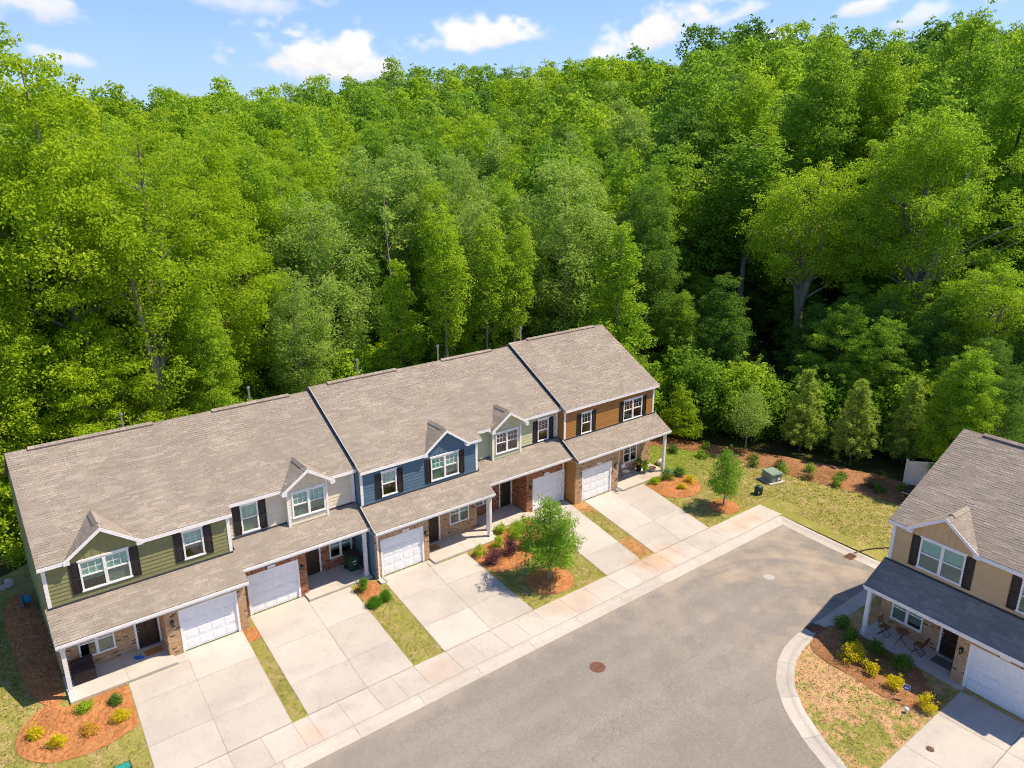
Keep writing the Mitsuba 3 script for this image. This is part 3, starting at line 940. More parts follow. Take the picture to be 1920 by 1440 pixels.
def townhouse(key, label, M, c):
    k = thing(key, label, 'house')
    h = House(k, M)
    r = np.random.default_rng(c['seed'])
    x0, x1, zs, col, brick = c['x0'], c['x1'], c['zs'], c['col'], c['brick']
    fwd = c['fwd']
    rx0, rx1 = c.get('rx0', x0), c.get('rx1', x1)          # roof edges
    ye = YE if fwd else 1.40
    yw = 1.18 if fwd else 1.74
    ype = PY if fwd else 0.22
    yg = 0.0 if fwd else 0.90
    yp = 1.32 if fwd else 2.36
    zm = lambda y: zmain(y) + zs
    zp = lambda y: zporch(y) + zs
    # ---- roof
    cut = c.get('gable')
    for front in (True, False):
        ya = ye
        L = math.hypot(YR - ya, (YR - ya) * SL)
        vd = unit3([0, 1 if front else -1, SL])
        O = np.array([rx0, ya if front else 2 * YR - ya, zm(ya)])
        ud = np.array([1.0, 0, 0])
        nd = unit3(np.cross(ud, vd)) if front else unit3(-np.cross(ud, vd))
        P = sbox(0, 0, rx1 - rx0, L)
        if front and cut:
            xc, hw, ypk, zpk, zft = cut
            zpk, zft = zpk + zs, zft + zs
            yb = YE + (zpk - zs - ZE) / SL
            h0 = hw * (zpk - zm(ya)) / (zpk - zft)
            P = P.difference(Polygon([(xc - rx0 - h0, -.01), (xc - rx0 + h0, -.01), (xc - rx0, (yb - ya) * math.hypot(1, SL))]))
        mb = MB()
        if front:
            shingles(mb, O, ud, vd, nd, P, r)
        dk = MB()
        slope_plate(dk, O, ud, vd, nd, P, .14)
        kk = h.put(dk, 'roof', 'm_deck')
        if front:
            s = mb.put(kk + '__shingle_courses', 'm_shingle', h.M)
            stuff(s)
        else:
            mb.add([O + nd * .01, O + ud * (rx1 - rx0) + nd * .01, O + ud * (rx1 - rx0) + vd * L + nd * .01, O + vd * L + nd * .01], [[0, 1, 2, 3]])
            mb.put(kk + '__rear_shingles', 'm_shingle', h.M)
    # ridge vent with open end gaps
    for a, b in c['vents']:
        m = MB()
        for s in (-1, 1):
            e = s * .17
            m.hexa([[a, YR, ZR + zs + .03], [a, YR + e, ZR + zs + .035 - .17 * SL], [b, YR + e, ZR + zs + .035 - .17 * SL], [b, YR, ZR + zs + .03]],
                   [[a, YR, ZR + zs + .085], [a, YR + e, ZR + zs + .072 - .17 * SL], [b, YR + e, ZR + zs + .072 - .17 * SL], [b, YR, ZR + zs + .085]])
        kv = h.put(m, 'ridge_vent', 'm_deck')
        m = MB()
        n = int((b - a) / .3)
        for i2 in range(n):
            xa = a + (b - a) * i2 / n
            for s in (-1, 1):
                e = s * .175
                zt = ZR + zs + .10
                m.add([[xa, YR, zt], [xa + (b - a) / n - .01, YR, zt], [xa + (b - a) / n - .01, YR + e, zt - .175 * SL + .003], [xa, YR + e, zt - .175 * SL + .003]], [[0, 1, 2, 3] if s < 0 else [3, 2, 1, 0]], (r.beta(1.3, 2.2), r.random()))
        m.put(kv + '__caps', 'm_shingle', h.M)
    # ---- fascia, gutter
    ex0, ex1 = rx0, rx1
    segs = [(ex0, ex1)]
    if cut and fwd:
        segs = [(ex0, cut[0] - cut[1]), (cut[0] + cut[1], ex1)]
    if cut and not fwd:
        segs = [(ex0, cut[0] - 1.2), (cut[0] + 1.2, ex1)]
    for a, b in segs:
        m = MB()
        m.box(a, b, ye - .012, ye + .012, zm(ye) - .19, zm(ye) - .012)
        m.box(a, b, ye + .012, yw - .002, zm(ye) - .19, zm(ye) - .165)
        h.put(m, 'fascia', 'm_white')
    pex0, pex1 = c.get('prx0', rx0), c.get('prx1', rx1)
    # ---- porch roof
    ytop = yw + .0
    Lp = math.hypot(ytop - ype, (ytop - ype) * PS)
    vd = unit3([0, 1, PS])
    ud = np.array([1.0, 0, 0])
    O = np.array([pex0, ype, zp(ype)])
    nd = unit3(np.cross(ud, vd))
    P = sbox(0, 0, pex1 - pex0, Lp)
    dk, mb = MB(), MB()
    slope_plate(dk, O, ud, vd, nd, P, .12)
    shingles(mb, O, ud, vd, nd, P, r)
    kk = h.put(dk, 'porch_roof', 'm_deck')
    stuff(mb.put(kk + '__shingle_courses', 'm_shingle', h.M))
    m = MB()
    m.box(pex0 + .1, pex1 - .1, yw - .10, yw - .035, zp(yw) - .055, zp(yw) + .03)
    m.put(kk + '__flashing', 'm_flash', h.M)
    m = MB()
    g0, g1 = ype - .075, ype - .004
    m.box(pex0, pex1, g0, g0 + .012, zp(ype) - .125, zp(ype) - .01).box(pex0, pex1, g0 + .012, g1, zp(ype) - .125, zp(ype) - .113).box(pex0, pex1, g1 - .012, g1, zp(ype) - .113, zp(ype) - .02)
    m.box(pex0, pex0 + .012, g0 + .012, g1 - .012, zp(ype) - .113, zp(ype) - .012).box(pex1 - .012, pex1, g0 + .012, g1 - .012, zp(ype) - .113, zp(ype) - .012)
    m.put(f'{k}__gutter', 'm_white', h.M)
    m = MB()
    m.box(pex0 + .02, pex1 - .02, ype, ype + .03, zp(ype) - .24, zp(ype) - .03)
    m.box(pex0 + .02, pex1 - .02, ype + .03, max(yp, yg), zp(ype) - .24, zp(ype) - .225)
    m.put(f'{k}__porch_ceiling', 'm_white', h.M)
    # ---- walls: shell behind the cladding
    zc = zm(ye) - .20
    holes = [(w['x0'] + .01, w['x1'] - .01, w['z0'] + .01, w['z1'] - .01) for w in c['windows']]
    F = sbox(x0, zp(yw) - .3, x1, zc + .02)
    bay = c.get('bay')
    if bay:
        F = F.difference(sbox(bay[0] + .05, 3, bay[1] - .05, 6.5 + zs))
    for a, b, e, f_ in holes:
        F = F.difference(sbox(a, e, b, f_))
    m = MB()
    for g in getattr(F, 'geoms', [F]):
        t = trimesh.creation.extrude_polygon(g, .03, engine='earcut')
        v = np.array(t.vertices)
        m.add(np.stack([v[:, 0], yw + v[:, 2], v[:, 1]], 1), t.faces[:, ::-1])
    yb = 2 * YR - 1.2
    # side walls up to the roof, rear wall
    for xx, s in ((x0, 1), (x1, -1)):
        side = Polygon([(yp + .02, 0), (yb, 0), (yb, zm(1.2) - .1), (YR, zm(YR) - .16), (yw, zm(yw) - .16), (yw, zp(yw) - .05), (yp + .02, zp(yw) - .05)])
        t = trimesh.creation.extrude_polygon(side, .05, engine='earcut')
        v = np.array(t.vertices)
        m.add(np.stack([xx + s * v[:, 2], v[:, 0], v[:, 1]], 1), t.faces)
    m.box(x0 + .05, x1 - .05, yb - .05, yb, 0, zm(1.2) - .1)
    m.box(x0 + .05, x1 - .05, yw + .05, yb - .05, 2.95 + zs, 3.0 + zs)          # floor between the storeys
    h.put(m, 'wall', 'm_side_' + col)
    # lap siding boards of the front
    zb0 = zp(yw) + .03
    tops = zc
    hol = [(w['x0'], w['x1'], w['z0'], w['z1'] + .085) for w in c['windows'] if not w.get('bay')]
    if bay:
        hol.append((bay[0], bay[1], 3, 7))
    for s, e, a, b, ex in lap(None, x0 + .14 if c.get('trimL', 1) else x0, x1 - .14 if c.get('trimR', 1) else x1, yw, zb0, tops, hol):
        board_mesh(s, e, a, b, yw).put(f'{k}__siding_board', 'm_side_' + col, M)
    # side siding where a flank shows
    for xx, s in c.get('flank', []):
        m = MB()
        zz = 0.15
        while zz < zm(YR) - .3:
            zt = zz + .19
            # extent of the course inside the flank outline
            lo = yp + .02 if zz < zp(yw) - .1 else yw + .02
            if zz < zp(ype) - .2:
                lo = c.get('flank_front', yp)
            elif zz < zp(yw):
                lo = max(lo if zz >= zp(yw) - .1 else ype + .1 + (zt - zp(ype)) / PS + .1, ype + .1)
            ylo = max(lo, YE + (zt + .17 - zs - ZE) / SL + .02)
            yhi = min(yb, 2 * YR - (YE + (zt + .17 - zs - ZE) / SL))
            if yhi - ylo > .1:
                a, b = xx - s * .004, xx + s * .024
                a2 = xx + s * .008
                m.add([[a, ylo, zz], [b, ylo, zz], [b, yhi, zz], [a, yhi, zz], [a, ylo, zt], [a2, ylo, zt], [a2, yhi, zt], [a, yhi, zt]], BOXF if s > 0 else BOXF[:, ::-1])
            zz = zt
        kk = h.put(m, 'flank_siding', 'm_side_' + c.get('flank_col', col))
        stuff(kk)
        # front part of the party wall down to the ground
        m = MB()
        m.add(*[lambda t: (np.stack([xx - s * .05 + s * t[0][:, 2] * 1.0, t[0][:, 0], t[0][:, 1]], 1), t[1])][0]((lambda tm: (np.array(tm.vertices), tm.faces))(
            trimesh.creation.extrude_polygon(Polygon([(c.get('flank_front', yp), 0), (yp + .1, 0), (yp + .1, zp(yp) - .14), (ype + .05, zp(ype) - .14), (ype + .05, zp(ype) - .24), (c.get('flank_front', yp), zp(ype) - .24)]), .045, engine='earcut'))))
        h.put(m, 'party_wall', 'm_side_' + c.get('flank_col', col))
    for xx, s in c.get('flank', []):
        if zs < .1:
            continue
        m, t = MB(), MB()
        xa, xb = rx0 - .014, rx0 - .002
        for f0, ya, yz in ((zm, 1.46, YR), (zp, .30, yw - .1)):  # main roof run is flashing; porch run is a dark plate for the shadow
            a, b = f0(ya), f0(yz)
            m.hexa([[xa, ya, a - .52], [xb, ya, a - .52], [xb, yz, b - .52], [xa, yz, b - .52]], [[xa, ya, a - .035], [xb, ya, a - .035], [xb, yz, b - .035], [xa, yz, b - .035]])
        for f0, ya, yz in ((zm, ye, YR), (zp, ype, yw)):
            a, b = f0(ya), f0(yz)
            t.hexa([[xa - .02, ya, a - .033], [xb + .006, ya, a - .033], [xb + .006, yz, b - .033], [xa - .02, yz, b - .033]], [[xa - .02, ya, a + .022], [xb + .006, ya, a + .022], [xb + .006, yz, b + .022], [xa - .02, yz, b + .022]])
            if f0 is zm:
                t.hexa([[xa - .006, ya - .01, a - .19], [xb, ya - .01, a - .19], [xb, 1.455, f0(1.455) - .19], [xa - .006, 1.455, f0(1.455) - .19]], [[xa - .006, ya - .01, a - .036], [xb, ya - .01, a - .036], [xb, 1.455, f0(1.455) - .036], [xa - .006, 1.455, f0(1.455) - .036]])
        h.put(m, 'step_flashing', 'm_flash')
        h.put(t, 'rake_trim', 'm_paleplate')
    # corner trims
    m = MB()
    for on, a, b in ((c.get('trimL', 1), x0 - .01, x0 + .14), (c.get('trimR', 1), x1 - .14, x1 + .01)):
        if on:
            m.box(a, b, yw - .045, yw - .002, zp(yw - .04) + .01, tops)
            h.put(m, 'corner_board', 'm_white')
            m = MB()
    # bay front
    if bay:
        yb_ = 1.46
        b0, b1 = bay
        wv = [w for w in c['windows'] if w.get('bay')][0]
        zt = cut[4] + zs - .25
        Fb = sbox(b0, zp(yb_) - .1, b1, cut[4] + zs + .3).difference(sbox(wv['x0'] + .01, wv['z0'] + .01, wv['x1'] - .01, wv['z1'] - .01))
        t = trimesh.creation.extrude_polygon(Fb, .03, engine='earcut')
        v = np.array(t.vertices)
        m = MB()
        m.add(np.stack([v[:, 0], yb_ + v[:, 2], v[:, 1]], 1), t.faces[:, ::-1])
        m.box(b0, b0 + .03, yb_ + .03, yw + .3, zp(yb_) - .1, cut[4] + zs + .2).box(b1 - .03, b1, yb_ + .03, yw + .3, zp(yb_) - .1, cut[4] + zs + .2)
        h.put(m, 'bay', 'm_side_' + col)
        for s, e, a, b, ex in lap(None, b0 + .12, b1 - .12, yb_, zp(yb_) + .05, zt, [(wv['x0'], wv['x1'], wv['z0'], wv['z1'] + .085)]):
            board_mesh(s, e, a, b, yb_).put(f'{k}__bay_board', 'm_side_' + col, M)
        for a, b in ((b0 - .005, b0 + .12), (b1 - .12, b1 + .005)):
            m = MB()
            m.box(a, b, yb_ - .045, yb_ - .002, zp(yb_ - .04) + .01, cut[4] + zs - .02)
            h.put(m, 'corner_board', 'm_white')
    if cut:
        xc, hw, ypk, zpk, zft = cut
        gable(h, xc, hw, ypk, YE + (zpk - ZE) / SL, zpk + zs, zft + zs, col, 1.46 if bay else yw, r, bay, zs)
    # windows and shutters
    for w in c['windows']:
        yy = 1.46 if w.get('bay') else yw
        window(h, w['x0'], w['x1'], w['z0'], w['z1'], yy, w['double'], w.get('style', 'grid'))
        for s in w.get('sh', ()):
            a = w['x0'] - .385 if s < 0 else w['x1'] + .015
            shutter(h, a, a + .37, w['z0'] - .04, w['z1'] + .0, yy)
    # ---- ground floor front in brick
    gd0, gd1, pier0, pier1 = c['garage']          # door from, to; brick front from, to
    ztop = zp(ype) - .23
    H = 2.13
    m = MB()
    Fg = sbox(pier0, 0, pier1, ztop).difference(sbox(gd0 - .09, -1, gd1 + .09, H + .09))
    for g in getattr(Fg, 'geoms', [Fg]):
        t = trimesh.creation.extrude_polygon(g, .12, engine='earcut')
        v = np.array(t.vertices)
        m.add(np.stack([v[:, 0], yg + v[:, 2], v[:, 1]], 1), t.faces[:, ::-1])
    pw0, pw1 = c['porch']                          # porch wall
    pd = c['door']
    wn = c['pwin']
    Fp = sbox(pw0, 0, pw1, ztop + .1)
    hp = [(pd[0] - .09, pd[1] + .09, 0.1, pd[2] + .09)]
    for wi in wn:
        hp.append(wi[:4])
    for a, b, e, f_ in hp:
        Fp = Fp.difference(sbox(a + .01, e, b - .01, f_ - .01))
    for g in getattr(Fp, 'geoms', [Fp]):
        t = trimesh.creation.extrude_polygon(g, .10, engine='earcut')
        v = np.array(t.vertices)
        m.add(np.stack([v[:, 0], yp + v[:, 2], v[:, 1]], 1), t.faces[:, ::-1])
    ret = c['ret']                                 # brick return between garage front and porch wall
    s = 1 if c['porch_right'] else -1
    m.box(min(ret, ret - s * .12), max(ret, ret - s * .12), yg + .12, yp, 0, ztop)
    kb = h.put(m, 'brick_wall', 'm_mortar')
    mb = MB()
    bricks(mb, pier0, pier1, .02, ztop, yg, [(gd0 - .10, gd1 + .10, -1, H + .10 + .2)], r=r)
    xx = gd0 - .1                                  # soldier course over the garage
    while xx < gd1 + .1 - .03:
        e = min(xx + .057, gd1 + .1)
        mb.add([[xx, yg - .02, H + .11], [e, yg - .02, H + .11], [e, yg - .02, H + .295], [xx, yg - .02, H + .295], [xx, yg, H + .11], [e, yg, H + .11], [e, yg, H + .295], [xx, yg, H + .295]],
               [[0, 1, 2, 3], [4, 5, 1, 0], [3, 2, 6, 7], [4, 0, 3, 7], [1, 5, 6, 2]], (r.random(), r.random()))
        xx += .067
    bricks(mb, pw0, pw1, .12, ztop + .1, yp, hp, r=r)
    bricks_x(mb, yg - .015, yp, .02, ztop, ret, s, r)
    kk = mb.put(kb + '__bricks', 'm_brick_' + brick, h.M)
    stuff(kk)
    garage_door(h, gd0, gd1, 0.02, H, yg)
    front_door(h, pd[0], pd[1], .14, pd[2], yp)
    for wi in wn:
        window(h, wi[0], wi[1], wi[2], wi[3], yp, wi[4], c.get('pstyle', 'grid'), 'porch_window')
    wall_lamp(h, c['lamp'], yg, 1.75)
    m = MB()
    pl = c['plate']
    m.box(pl - .2, pl + .2, yg - .035, yg - .022, H + .14, H + .27)
    h.put(m, 'number_plate', 'm_white')
    # porch slab in two casts
    sx0, sx1, sy = c['slab']
    mid = c.get('slab_mid', (sx0 + sx1) / 2)
    m = MB()
    m.box(sx0 + .02, sx1 - .02, sy + .02, yp, -.1, .10)
    ks = h.put(m, 'porch_floor', 'm_joint')
    for a, b in ((sx0, mid - .006), (mid + .006, sx1)):
        MB().box(a, b, sy, yp - .004, -.1, .12, (r.random(), .5)).put(ks + '__slab', 'm_concrete', h.M)
    if c.get('column') is not None:
        for cxx, cyy in c['column']:
            column(h, cxx, cyy, .12, zp(ype) - .235)
    for xd, yd in c.get('downspout', ()):
        m = MB()
        m.box(xd - .04, xd + .04, yd - .06, yd, .08, zp(ype) - .13)
        m.box(xd - .04, xd + .04, yd - .16, yd - .06, .05, .12)
        h.put(m, 'downspout', 'm_white')
    for vx, vh in c.get('pipes', ()):
        m = MB()
        yy = YR + 1.1
        m.cyl((vx, yy, zm(YR) - 1.1 * SL - .1), (vx, yy, zm(YR) + vh), .055, .055, 10)
        m.cyl((vx, yy, zm(YR) + vh), (vx, yy, zm(YR) + vh + .08), .10, .075, 10)
        m.cyl((vx, yy, zm(YR) + vh - .06), (vx, yy, zm(YR) + vh), .08, .08, 10)
        h.put(m, 'vent_pipe', 'm_metal', 30)
    return h


I4 = np.eye(4)
W = lambda x0, x1, z0, z1, double, sh=(-1, 1), **k: dict(x0=x0, x1=x1, z0=z0, z1=z1, double=double, sh=sh, **k)
Z1, Z2, Z3 = -0.05, 0.17, 0.40
A = dict(seed=1, x0=.14, x1=7.85, rx0=0.0, rx1=7.96, zs=Z1, col='green', brick='tan', fwd=True, gable=(2.5, 1.52, YE, 6.86, 5.75), vents=[(0.9, 6.3)],
         windows=[W(1.50, 3.46, 3.97, 5.38, True), W(5.70, 6.62, 3.97, 5.38, False)], garage=(4.92, 7.36, 4.25, 7.86), porch=(.14, 4.25), door=(3.25, 4.16, 2.17),
         pwin=[(.9, 2.34, .68, 2.05, True)], ret=4.25, porch_right=False, lamp=4.52, plate=6.2, slab=(.12, 4.38, -.68), slab_mid=2.4, column=[(.24, -.16)], flank=[(.14, -1)],
         flank_front=1.32, pipes=[(5.15, .42)])
townhouse('townhouse', 'olive green sided townhouse at the left end of the row', I4, A)
B = dict(seed=2, x0=7.85, x1=14.6, rx0=7.96, rx1=14.62, zs=Z1, col='cream', brick='red', fwd=False, gable=(11.87, 1.38, 1.10, 6.88, 5.95), bay=(10.80, 12.97), vents=[(9.2, 13.4)],
         windows=[W(8.57, 9.44, 4.10, 5.60, False), W(11.05, 12.82, 4.22, 5.60, True, (), bay=1)], garage=(8.33, 10.77, 7.86, 11.28), porch=(11.28, 14.6), door=(11.72, 12.58, 2.17),
         pwin=[(13.17, 14.5, .70, 2.05, True)], ret=11.28, porch_right=True, lamp=11.02, plate=9.5, slab=(11.05, 14.62, .25), column=[(14.42, .55)], trimL=0, pipes=[(11.6, .5)])
townhouse('townhouse', 'cream sided townhouse with red brick garage front', I4, B)
C = dict(seed=3, x0=14.68, x1=22.2, rx0=14.62, rx1=22.34, zs=Z2, col='blue', brick='tan', fwd=True, gable=(20.0, 1.50, YE, 6.85, 5.75), vents=[(15.7, 20.2)],
         windows=[W(15.92, 16.84, 4.06, 5.47, False), W(19.02, 20.88, 4.06, 5.47, True)], garage=(15.15, 17.59, 14.72, 18.02), porch=(18.02, 22.2), door=(18.62, 19.5, 2.17),
         pwin=[(20.25, 21.62, .86, 2.1, True)], ret=18.02, porch_right=True, lamp=17.82, plate=16.6, slab=(18.0, 22.4, -.62), column=[(22.16, -.1)], flank=[(14.68, -1)], flank_front=0.0,
         downspout=[(14.85, -.03)], pipes=[(18.2, .7)])
townhouse('townhouse', 'blue sided townhouse in the middle of the row', I4, C)
D = dict(seed=4, x0=22.2, x1=28.84, rx0=22.34, rx1=28.84, zs=Z2, col='sage', brick='red', fwd=False, gable=(24.62, 1.36, 1.10, 6.80, 5.90), bay=(23.48, 25.68), vents=[(23.4, 27.3)],
         windows=[W(23.74, 25.44, 4.36, 5.70, True, (), bay=1, style='dark'), W(27.22, 28.10, 4.22, 5.66, False, style='dark')], garage=(26.27, 28.71, 25.70, 28.84), porch=(22.2, 25.70),
         door=(24.72, 25.58, 2.17), pwin=[(22.75, 24.0, .8, 2.05, True)], pstyle='dark', ret=25.70, porch_right=False, lamp=25.98, plate=27.3, slab=(22.42, 25.85, .3), column=[(22.5, .55)], trimL=0,
         downspout=[(28.66, .88)], pipes=[(23.9, .6)])
townhouse('townhouse', 'pale sage sided townhouse behind the street tree', I4, D)
E_ = dict(seed=5, x0=28.92, x1=37.25, rx0=28.84, rx1=37.47, zs=Z3, col='orange', brick='tan', fwd=True, vents=[(30.3, 36.6)],
          windows=[W(30.40, 31.30, 4.13, 5.56, False, style='dark'), W(34.26, 36.08, 4.13, 5.56, True, style='dark')], garage=(29.63, 32.07, 28.96, 32.78), porch=(32.78, 37.25),
          door=(33.25, 34.15, 2.17), pwin=[(34.6, 35.94, .84, 2.15, True)], pstyle='dark', ret=32.78, porch_right=True, lamp=32.45, plate=31.0, slab=(32.75, 37.4, -.55), column=[(37.18, -.12)],
          flank=[(28.92, -1)], flank_front=0.0, pipes=[(30.7, .55)])
townhouse('townhouse', 'orange brown sided townhouse at the right end of the row', I4, E_)
fa = math.radians(-92.48)
MF = np.eye(4)
MF[:2, :2] = [[math.cos(fa), -math.sin(fa)], [math.sin(fa), math.cos(fa)]]
MF[:3, 3] = np.array([30.562, -18.141, -0.05]) + MF[:3, :3] @ np.array([0, 0.363, 0])
F_ = dict(seed=6, x0=.14, x1=8.1, rx0=0.0, rx1=8.25, zs=0.0, col='tan', brick='tan', fwd=True, gable=(2.42, 1.55, YE, 6.86, 5.75), vents=[(0.95, 7.6)],
          windows=[W(1.46, 3.42, 3.93, 5.42, True, style='plain'), W(5.63, 6.55, 3.93, 5.42, False, style='plain')], garage=(4.80, 7.24, 4.2, 8.1), porch=(.14, 4.2), door=(3.02, 3.90, 2.17),
          pwin=[(.66, 2.14, .70, 2.0, True)], ret=4.2, porch_right=False, lamp=4.42, plate=6.03, slab=(.05, 4.85, -.33), slab_mid=2.5, column=[(.22, -.12)])
townhouse('townhouse', 'tan sided townhouse at the right edge facing the road corner', MF, F_)


def fw(x, y, z=0.0):
    """a point given in the tan house's own frame"""
    return MF[:3, :3] @ np.array([x, y, z]) + MF[:3, 3]


# ------------------------------------------------------------------ trees
def leaf_mesh(C, N, size, r, aspect=0.62, fold=0.12):
    """diamond leaves (two triangles folded on the midrib) at the points C with normals N"""
    n = len(C)
    N = N / (np.linalg.norm(N, axis=1, keepdims=True) + 1e-9)
    t = r.normal(size=(n, 3))
    t -= N * (t * N).sum(1, keepdims=True)
    t /= np.linalg.norm(t, axis=1, keepdims=True) + 1e-9
    b = np.cross(N, t)
    s = (size * r.uniform(0.65, 1.3, n))[:, None]
    v = np.stack([C - t * s * .5, C + b * s * aspect * .5 + N * s * fold, C + t * s * .5, C - b * s * aspect * .5 + N * s * fold], 1)
    k = np.arange(n)[:, None] * 4
    f = np.concatenate([k + [0, 1, 2], k + [0, 2, 3]], 1).reshape(-1, 3)
    uv = np.repeat(np.c_[r.random(n), r.random(n)], 4, axis=0)
    return v.reshape(-1, 3), f, uv


def puff_leaves(centres, radii, per, size, r, flat=0.72, up=0.55, hug=0.35, aspect=.62):
    """leaves on and in flattened clumps, thicker on their upper, outer side"""
    counts = np.maximum(3, (per * radii ** 2)).astype(int)
    idx = np.repeat(np.arange(len(centres)), counts)
    d = r.normal(size=(len(idx), 3))
    d[:, 2] += 0.35
    d /= np.linalg.norm(d, axis=1, keepdims=True)
    rho = r.random(len(idx)) ** hug
    off = d * rho[:, None] * radii[idx][:, None]
    off += 0.16 * radii[idx][:, None] * r.normal(size=off.shape)
    off[:, 2] *= flat
    N = d * 0.7 + np.array([0, 0, up]) + r.normal(size=d.shape) * 0.55
    return leaf_mesh(centres[idx] + off, N, size, r, aspect)


def profile(shape, t):
    """crown radius (0..1) at the height t (0..1) of the crown"""
    if shape == 'column':
        return np.clip(np.sin(PI * np.clip(t * .93 + .07, 0, 1) ** 0.85), 0, 1) ** 0.55
    if shape == 'cone':
        return np.clip(1.02 - t, 0, 1) ** 0.8 * np.clip(t * 8 + .35, 0, 1)
    if shape == 'spread':
        return np.clip(np.sin(PI * np.clip(t * .85 + .13, 0, 1)), 0, 1) ** 0.5
    if shape == 'egg':
        return np.clip(np.sin(PI * np.clip(t * .93 + .05, 0, 1) ** .62), 0, 1) ** .85
    if shape == 'bush':
        return np.clip(1 - t ** 2.2, 0, 1) ** .5
    return np.clip(np.sin(PI * np.clip(t * .90 + .10, 0, 1)), 0, 1) ** 0.7     # round


def make_tree(seed, H, R, base, shape, npuff, rp, per, leaf, limbs=14, trunk_r=0.22, flat=.72, wob=0.35, out=0.55, lean=(0, 0), fork=0, up=.55, hug=.35, gap=0.0, aspect=.62, sprays=.8):
    r = np.random.default_rng(seed)
    ph = r.uniform(0, 2 * PI, 4)
    spine = lambda z: np.stack([wob * np.sin(z * .22 + ph[0]) * (z / H) + lean[0] * (z / H) ** 1.3, wob * np.sin(z * .19 + ph[1]) * (z / H) + lean[1] * (z / H) ** 1.3, z], -1)
    zs_ = np.linspace(0, H * .93, 12)
    parts = [tube(spine(zs_), trunk_r * (1.0 - zs_ / H * .9) * (1 + .5 * np.exp(-zs_ / .5)), 8)]
    C, Rr = [], []
    hc = H - base
    lob = r.uniform(0.75, 1.15, 7)
    tries = 0
    while len(C) < npuff and tries < npuff * 12:
        tries += 1
        t = r.random() ** 0.9
        az = r.uniform(0, 2 * PI)
        pr = profile(shape, t) * R * lob[int(az / (2 * PI) * 7) % 7] * r.uniform(.85, 1.1)
        rho = r.uniform(out ** 2, 1) ** .5 if r.random() < .8 else r.uniform(.1, out)
        rad = rp * r.uniform(.65, 1.3) * (0.70 + .45 * profile(shape, t))
        p = spine(np.array(base + hc * t * .97)) + np.array([math.cos(az) * pr * rho, math.sin(az) * pr * rho, 0])
        if C:
            dd = np.linalg.norm((np.array(C) - p) / np.array([1, 1, .8]), axis=1)
            if dd.min() < rp * (.62 + gap):
                continue
        C.append(p)
        Rr.append(rad)
    C, Rr = np.array(C), np.array(Rr)
    ax = spine(np.clip(C[:, 2] - .5, 0, H))
    wd = C - ax                                    # sprays that stand out of the clumps and roughen the outline
    wd /= np.linalg.norm(wd, axis=1, keepdims=True) + 1e-6
    pick = r.permutation(len(C))[:int(len(C) * sprays)]
    sc = C[pick] + (wd[pick] * r.uniform(.3, .85, (len(pick), 1)) + np.array([0, 0, 1.0]) * r.uniform(.2, .8, (len(pick), 1)) + r.normal(size=(len(pick), 3)) * .3) * Rr[pick][:, None]
    sr = Rr[pick] * r.uniform(.3, .5, len(pick))
    order = np.argsort(-np.hypot(C[:, 0], C[:, 1]))[:limbs * 2]
    for q in r.permutation(order)[:limbs]:
        e = C[q]
        hr = math.hypot(e[0] - spine(e[2])[0], e[1] - spine(e[2])[1])
        z0 = max(base * .8, e[2] - hr * r.uniform(.35, .9))
        s = spine(np.array(z0))
        mid = s + (e - s) * .5 + np.array([0, 0, hr * r.uniform(-.02, .12)]) + r.normal(size=3) * .12 * hr * .5
        tt = np.linspace(0, 1, 6)[:, None]
        path = s * (1 - tt) ** 2 + 2 * mid * tt * (1 - tt) + e * tt ** 2
        r0 = trunk_r * (1.0 - z0 / H * .9) * r.uniform(.32, .55)
        parts.append(tube(path, r0 * (1 - .8 * tt[:, 0]), 5))
    for q in range(fork):
        a = ph[2] + q * PI * .9
        e = np.array([math.cos(a) * R * .5, math.sin(a) * R * .5, H * .8])
        s = spine(np.array(base * .75))
        tt = np.linspace(0, 1, 7)[:, None]
        mid = s + (e - s) * np.array([.35, .35, .5])
        path = s * (1 - tt) ** 2 + 2 * mid * tt * (1 - tt) + e * tt ** 2
        parts.append(tube(path, trunk_r * .72 * (1 - .8 * tt[:, 0]), 7))
    vs, fs, n = [], [], 0
    for v, f in parts:
        vs.append(v)
        fs.append(f + n)
        n += len(v)
    trunk = (np.vstack(vs), np.vstack(fs))
    return trunk, puff_leaves(np.vstack([C, sc]), np.r_[Rr, sr], per, leaf, r, flat, up, hug, aspect)


PROTO = {}


def proto(name, **k):
    PROTO[name] = k


# near edge of the woods (many small leaves), the slope behind, the far crest
proto('tulip1', seed=101, H=24, R=2.7, base=4.5, shape='column', npuff=165, rp=0.82, per=300, leaf=0.19, gap=0.36, flat=.62, up=.4)
proto('tulip2', seed=102, H=22, R=2.5, base=3.0, shape='column', npuff=165, rp=0.76, per=320, leaf=0.18, gap=0.36, flat=.65, up=.4)
proto('tulip3', seed=103, H=26, R=3.2, base=7.0, shape='round', npuff=165, rp=0.86, per=300, leaf=0.2, gap=0.38, flat=.6, up=.4)
proto('maple1', seed=104, H=22, R=4.9, base=3.0, shape='round', npuff=230, rp=0.88, per=330, leaf=0.175, limbs=30, trunk_r=.32, gap=0.42, flat=.58, up=.4)
proto('maple2', seed=105, H=20, R=5.0, base=2.2, shape='round', npuff=220, rp=0.8, per=340, leaf=0.17, limbs=28, trunk_r=.28, gap=0.42, flat=.58, up=.4)
proto('branchy', seed=114, H=23, R=4.6, base=7.0, shape='round', npuff=70, rp=.95, per=280, leaf=0.17, limbs=44, trunk_r=.34, gap=.45, flat=.55, up=.4, fork=2, wob=.7)
